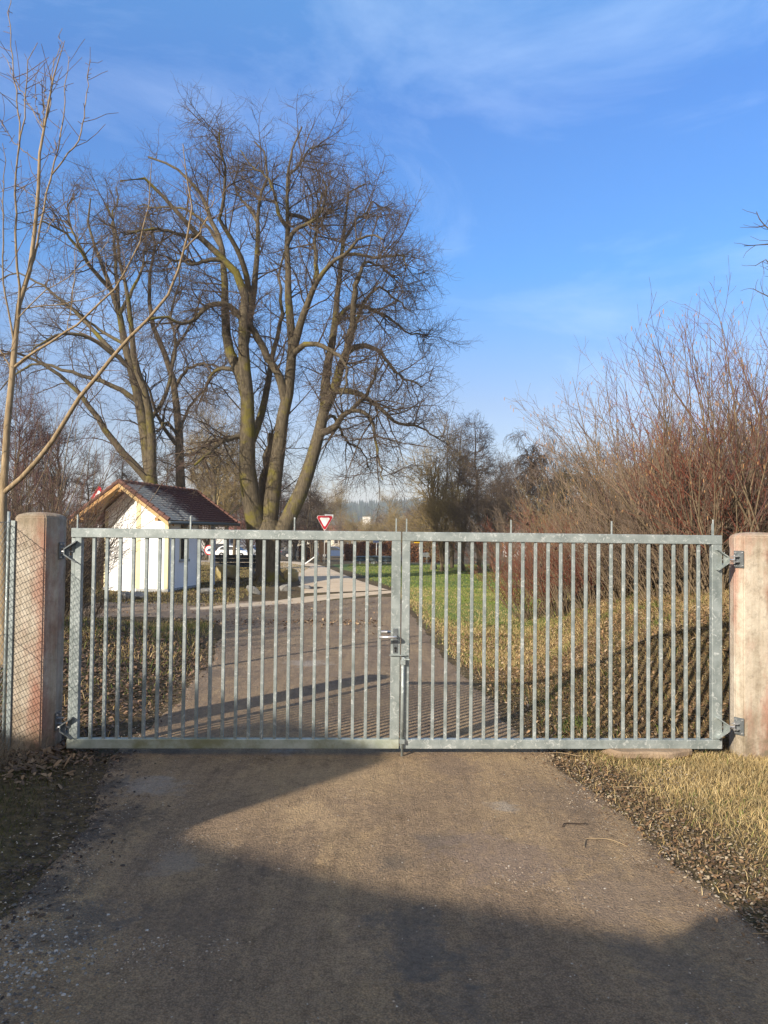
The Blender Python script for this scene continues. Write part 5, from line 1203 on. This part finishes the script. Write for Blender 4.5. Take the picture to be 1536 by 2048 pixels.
house(1440, 90, 12, 8, 5.0, 3, -.1, 'white house showing through the shrubs above the right pillar', nx=4, ny=2)
# ------------------------------------------------------------------ unseen casters added behind the camera, shaped to throw the foreground shadows
def shade_pt(a, b, L0): # coordinate a across the sun, b along it
    u = np.array([SUNH[1], -SUNH[0]]); return u*a+SUNH*b
L0 = 7.0
def hgt(b): return (b+L0)*SUNTAN
sil = [(-8.5, 2.9), (-5.35, 2.6), (-5.05, 2.8), (-4.90, 3.3), (-4.84, 3.9), (-4.70, 4.22), (-4.2, 4.20), (-3.5, 4.16), (-3.34, 4.02), (-3.36, 3.2), (-3.42, 2.5), (-3.3, 2.30), (-2.8, 2.39), (-2.17, 2.55), (-1.61, 2.76), (-1.07, 2.97), (-.3, 3.0), (.4, 2.6), (.4, -8), (-8.5, -8)]
top = [(a, hgt(b) if b > -5 else -.3) for a, b in sil]
ang = math.atan2(-SUNH[0], SUNH[1])
o0 = -SUNH*L0
caster = empty('shadow_wall', (o0[0], o0[1], 0), ang, 'cream shed added out of view behind the camera, outlined for the foreground shadow', 'caster')  # flat slab added unseen, its outline draws the foreground shadow edge
b = MB(); n = len(top)
b.prism(top, -.25, 0.05, 'y'); b.build('wall', M['facade_cream'], caster)
hb = empty('shadow_bush', (0, 0, 0), 0, 'dark bush added out of view behind the camera, shaped for the right shadow bump', 'bush')  # added unseen, blocky form casts the shadow bump at lower right
p0 = np.array(shade_pt(-.20, -3.0, 0)); hb.location = (p0[0], p0[1], 0); hb.rotation_euler = (0, 0, ang)
rs4 = np.random.default_rng(60); n = 40000; q = rs4.normal(size=(n, 3)); q /= np.linalg.norm(q, axis=1, keepdims=True); rr = .72*rs4.uniform(.6, 1, n)**.4
c = np.sign(q)*np.abs(q)**.55*(rr/.72)[:, None]*np.array([.92, .6, 1.42]); c[:, 2] += 1.50; c[:, 0] += .06*np.sin(c[:, 2]*4)
V = (c[:, None]+rs4.normal(size=(n, 3, 3))*.035).reshape(-1, 3); npmesh('foliage', V, np.arange(n*3).reshape(-1, 3), M['leaf'], hb, np.repeat(ncol(n, [(.04, .06, .02), (.06, .08, .03)], .2, rs4), 3, axis=0))
b = MB(); b.tube([(0, 0, -.2), (0, 0, 1.6)], .06, 8); b.build('stem', M['bark_dark'], hb)
# ------------------------------------------------------------------ ground cover
rs = np.random.default_rng(77)
STRAW = [(.42, .31, .14), (.50, .38, .18), (.34, .24, .11), (.58, .46, .25)]; GREEN = [(.10, .16, .03), (.14, .20, .04), (.20, .22, .06)]; BROWN = [(.14, .085, .045), (.20, .12, .06), (.27, .17, .09), (.10, .065, .04)]
def nearfade(lo, hi): return lambda x, y: sst(lo, hi, x-edge_r(y))
def mixcols(n, X, Y, gfrac, rs, pats=1.0):
    g = (wob(X, Y, 2.2, 9)*.5+.5)*pats; c = ncol(n, STRAW, .25, rs); gm = rs.uniform(0, 1, n) < gfrac*np.clip(g*2-.2, 0, 2); c[gm] = ncol(gm.sum(), GREEN, .3, rs); return c
# verge right of the driveway, in front of the gate
X, Y = scat(130000, 1.25, 4.2, 2.2, 5.5, lambda x, y: (.12*sst(-.18, .1, x-edge_r(y))+.88*sst(.02, .40, x-edge_r(y)-.15+.22*wob(x, y, 3, 21)))*sst(2.8, 3.9, y+.25*(x-1.6)), rs); n = len(X)
blades('verge_grass', X, Y, rs.uniform(.016, .065, n)*(.6+.8*(wob(X, Y, 5, 61)*.5+.5)), rs.uniform(.001, .0022, n), 1.25, mixcols(n, X, Y, .13, rs)*(.8+.25*wob(X, Y, 6, 62))[:, None], M['grass'], rs, 'dry straw coloured grass on the verge in front of the right pillar')
# left verge in front of the gate (shaded, mossy)
X, Y = scat(52000, -4.2, -1.5, 2.0, 5.4, lambda x, y: sst(.05, .5, edge_l(y)-x+.15*wob(x, y, 3, 22))*.9*sst(2.6, 3.4, y-.1*x), rs); n = len(X)
c = ncol(n, [(.10, .09, .03), (.08, .085, .02), (.13, .10, .05), (.05, .055, .02)], .3, rs)
blades('verge_grass', X, Y, rs.uniform(.012, .055, n), rs.uniform(.0012, .0024, n), 1.2, c, M['grass'], rs, 'mossy dark grass on the shaded left verge in front of the fence')
# long dry tuft by the left edge
X = -2.62+rs.normal(0, .14, 2600)-.1; Y = 4.75+rs.normal(0, .22, 2600); n = len(X)
blades('dry_grass_tuft', X, Y, rs.uniform(.12, .30, n), rs.uniform(.0012, .002, n), 1.1, ncol(n, [(.26, .20, .13), (.18, .14, .09)], .3, rs), M['grass'], rs, 'limp grey straw tuft at the foot of the chain link fence')
# bank behind the gate
X, Y = scat(330000, 1.0, 6.5, 5.55, 13, lambda x, y: sst(-.05, .5, x-edge_r(y)+.12*wob(x, y, 3, 23))*(1-.55*sst(8, 13, y))*(.6+.4*sst(-.4, .6, wob(x, y, 1.5, 31))), rs); n = len(X)
c = mixcols(n, X, Y, .30, rs); bm_ = rs.uniform(0, 1, n) < .45+.35*wob(X, Y, 2.5, 71); c[bm_] = ncol(bm_.sum(), BROWN, .3, rs)*1.2; gp_ = rs.uniform(0, 1, n) < .8*sst(.45, .8, wob(X, Y, 3.2, 81)); c[gp_] = ncol(gp_.sum(), [(.12, .19, .03), (.16, .23, .05), (.22, .25, .07)], .25, rs)
blades('bank_grass', X, Y, rs.uniform(.02, .095, n), rs.uniform(.001, .0023, n), 1.45, c, M['grass'], rs, 'tangled dry and green grass on the sloping bank behind the right gate leaf', dirv=(-.6, -.4))
# road side strip further off
X, Y = scat(150000, .2, 6, 9, 24, lambda x, y: sst(.0, .3, x-edge_r(y))*(1-sst(.0, 1.2, x-np.interp(y, [9, 13, 25], [1.8, 2.8, 6.5]))), rs); n = len(X)
blades('roadside_grass', X, Y, rs.uniform(.025, .075, n), rs.uniform(.002, .0042, n), 1.1, np.where(((rs.uniform(0, 1, n) < .85*sst(11, 14, Y)*sst(.7, 1.6, X)*(.6+.5*wob(X, Y, 1.2, 72))))[:, None], ncol(n, GREEN, .3, rs), mixcols(n, X, Y, .35, rs)), M['grass'], rs, 'yellow green grass strip right of the driveway beyond the gate')
# meadow blades
X, Y = scat(70000, -2, 9, 18, 46, lambda x, y: sst(0, .8, x-np.interp(y, [18, 21, 30, 45], [.5, .5, -1.0, -3.0]))*1.0, rs); n = len(X)
blades('meadow_grass', X, Y, rs.uniform(.03, .075, n), rs.uniform(.005, .011, n), .7, ncol(n, [(.11, .18, .03), (.15, .21, .04), (.26, .24, .08)], .25, rs), M['grass'], rs, 'short green meadow grass beyond the bank')
# left slope behind the gate
X, Y = scat(60000, -6, -1.7, 5.6, 13.5, lambda x, y: sst(.0, .4, edge_l(y)-x+.1*wob(x, y, 3, 24))*(.25+.75*sst(-.2, .7, wob(x, y, 1.1, 33)))*(.35+.65*sst(7, 9, y)), rs); n = len(X)
blades('slope_grass', X, Y, rs.uniform(.04, .13, n), rs.uniform(.0016, .0036, n), 1.0, mixcols(n, X, Y, .55, rs)*.9, M['grass'], rs, 'patchy grass on the shaded slope behind the left gate leaf')
# grass round the chapel and tree
X, Y = scat(70000, -11, -1.0, 16.8, 46, lambda x, y: np.where(x < np.interp(y, [16.8, 20, 28, 40, 46], [-3.5, -3.6, -3.6, -3.9, -6]), 1, 0)*1.0, rs); n = len(X)
blades('chapel_lawn', X, Y, rs.uniform(.03, .08, n), rs.uniform(.006, .012, n), .8, ncol(n, [(.20, .16, .07), (.15, .15, .05), (.27, .20, .10), (.12, .09, .05)], .25, rs), M['grass'], rs, 'thin brownish lawn round the chapel and the big tree')
# leaves
X, Y = scat(60000, 1.0, 6.0, 5.6, 12, lambda x, y: sst(-.1, .3, x-edge_r(y))*(.25+.75*sst(-.3, .6, wob(x, y, 2.0, 41))), rs); n = len(X)
litter('bank_leaves', X, Y, rs.uniform(.009, .024, n), ncol(n, BROWN+[(.34, .25, .16)], .3, rs), M['leaf'], rs, 'brown fallen leaves caught in the grass of the right bank')
X, Y = scat(34000, -5.5, -1.5, 5.0, 11.5, lambda x, y: sst(-.2, .4, edge_l(y)-x)*(1-.5*sst(8, 11, y)), rs); n = len(X)
litter('slope_leaves', X, Y, rs.uniform(.009, .024, n), ncol(n, [(.10, .065, .045), (.16, .10, .065), (.22, .14, .09), (.07, .05, .04)], .3, rs), M['leaf'], rs, 'dark brown fallen leaves on the slope and at the foot of the left pillar')
X, Y = scat(42000, 1.0, 3.6, 2.4, 5.6, lambda x, y: np.exp(-((x-edge_r(y)-.14)/.20)**2)*.9, rs); n = len(X)
litter('verge_leaves', X, Y, rs.uniform(.004, .014, n), ncol(n, BROWN+[(.34, .27, .18)], .3, rs), M['leaf'], rs, 'small dead leaves along the right edge of the driveway', tilt=.25)
X, Y = scat(9000, -8, 0, 12, 18, lambda x, y: np.where(np.abs(y-13.4+.3*wob(x, y, .8, 5)) < .5, .9, .08), rs); n = len(X)
litter('track_leaves', X, Y, rs.uniform(.015, .035, n), ncol(n, BROWN+[(.36, .26, .16)], .3, rs), M['leaf'], rs, 'scattered leaves along the dirt track')
X, Y = scat(9000, -3.2, -1.3, 3.6, 5.5, lambda x, y: sst(0, .6, edge_l(y)-x)*sst(4.4, 5.1, y), rs); n = len(X)
litter('pillar_leaves', X, Y, rs.uniform(.012, .03, n), ncol(n, [(.14, .09, .05), (.22, .15, .09), (.10, .07, .05)], .3, rs), M['leaf'], rs, 'brown leaves gathered below the left hinge')
X, Y = scat(9000, -2.9, -1.1, 2.2, 5.5, lambda x, y: np.exp(-((edge_l(y)-x-.05)/.22)**2), rs); n = len(X)
litter('damp_litter', X, Y, rs.uniform(.004, .016, n), ncol(n, [(.035, .025, .02), (.06, .045, .035), (.10, .07, .05)], .3, rs), M['leaf'], rs, 'black damp leaf bits along the left edge of the driveway', tilt=.2)
# gravel
def edgeband(x, y): return np.exp(-((x-edge_r(y)+.05)/.16)**2)+np.exp(-((edge_l(y)-x+.08)/.22)**2)
GC = [(.30, .23, .165), (.24, .185, .135), (.16, .125, .10), (.36, .29, .21), (.12, .095, .08), (.44, .39, .32)]
X, Y = scat(150000, -2.2, 2.1, 1.7, 9, lambda x, y: (edgeband(x, y)*.22+.05+.8*sst(.25, .8, wob(x, y, 2.6, 51))*sst(-.2, .5, wob(x, y, 7, 52)))*np.clip(1.2-y/10, .1, 1), rs); n = len(X)
stones('loose_gravel', X, Y, rs.uniform(.0018, .0060, n), ncol(n, GC, .3, rs), M['stone'], rs, 'small loose stones strewn over the driveway', .012)
X, Y = scat(7000, -2.1, -.9, 1.7, 3.4, lambda x, y: sst(-.1, .45, -1.05-x+.12*(y-2))*(1-sst(2.7, 3.3, y)), rs); n = len(X)
stones('pebble_patch', X, Y, rs.uniform(.002, .011, n), ncol(n, [(.17, .155, .135), (.23, .215, .19), (.34, .32, .29), (.10, .09, .08)], .25, rs), M['stone'], rs, 'grey pebbles and broken stone at the bottom left of the driveway', .012)
X, Y = scat(1400, .8, 2.3, 2.3, 4.0, lambda x, y: np.exp(-((x-edge_r(y)+.02)/.2)**2), rs); n = len(X)
stones('edge_gravel', X, Y, rs.uniform(.003, .011, n), ncol(n, [(.20, .155, .11), (.28, .22, .16), (.34, .29, .22), (.12, .09, .07)], .25, rs), M['stone'], rs, 'pale stones at the right edge of the driveway', .01)
# fallen dry stalks on the driveway
for i, (pts, lab) in enumerate([([(1168, 1703), (1172, 1693), (1190, 1690), (1215, 1692), (1240, 1697), (1257, 1703)], 'curled yellow grass stalk lying on the driveway'), ([(1125, 1668), (1130, 1660), (1150, 1657), (1175, 1656)], 'thin dark curled stalk lying on the driveway'),
    ([(1098, 1515), (1125, 1513), (1150, 1517), (1170, 1520)], 'pale stalk at the gate end of the right verge'), ([(1225, 1583), (1270, 1582), (1300, 1588)], 'whitish dry stalk on the edge of the right verge'), ([(1505, 1885), (1520, 1889), (1540, 1886)], 'yellow stalk at the bottom right edge')]):
    W = [G(*p, .02) for p in pts]; b = MB(); b.tube([w_ for w_ in resample(W, 14)], [.0026]*13+[.0012], 5); tag(b.build('dry_stalk', M['stalk'] if i != 1 else M['burr']), lab, 'stalk', 'dry stalks on the ground')
g = G(1275, 1513); b = MB(); b.prism([(math.cos(a)*.32*(1+.12*math.sin(3*a+1)), math.sin(a)*.11*(1+.15*math.sin(5*a))) for a in np.linspace(0, 2*PI, 28, endpoint=False)], .0, .055, 'z'); o = b.build('stone_slab', M['track'], None, .012); o.location = g+np.array([.05, .0, -.0]); tag(o, 'pale flat stone slab sunk in the verge under the right gate leaf', 'stone slab')

bm_h = MB(); bm_h.box(-2700, 2700, -80, 3100, -30, 70); hz_o = bm_h.build('haze', None); hz_o['kind'] = 'stuff'; hz_o['label'] = 'thin pale winter haze'
hm = bpy.data.materials.new('haze'); hm.use_nodes = True; hn = hm.node_tree; hn.nodes.clear()
ho_ = N(hn, 'ShaderNodeOutputMaterial'); pv = N(hn, 'ShaderNodeVolumePrincipled'); pv.inputs['Color'].default_value = (.86, .92, 1, 1); pv.inputs['Density'].default_value = .0005
hn.links.new(pv.outputs[0], ho_.inputs['Volume']); hz_o.data.materials.append(hm)
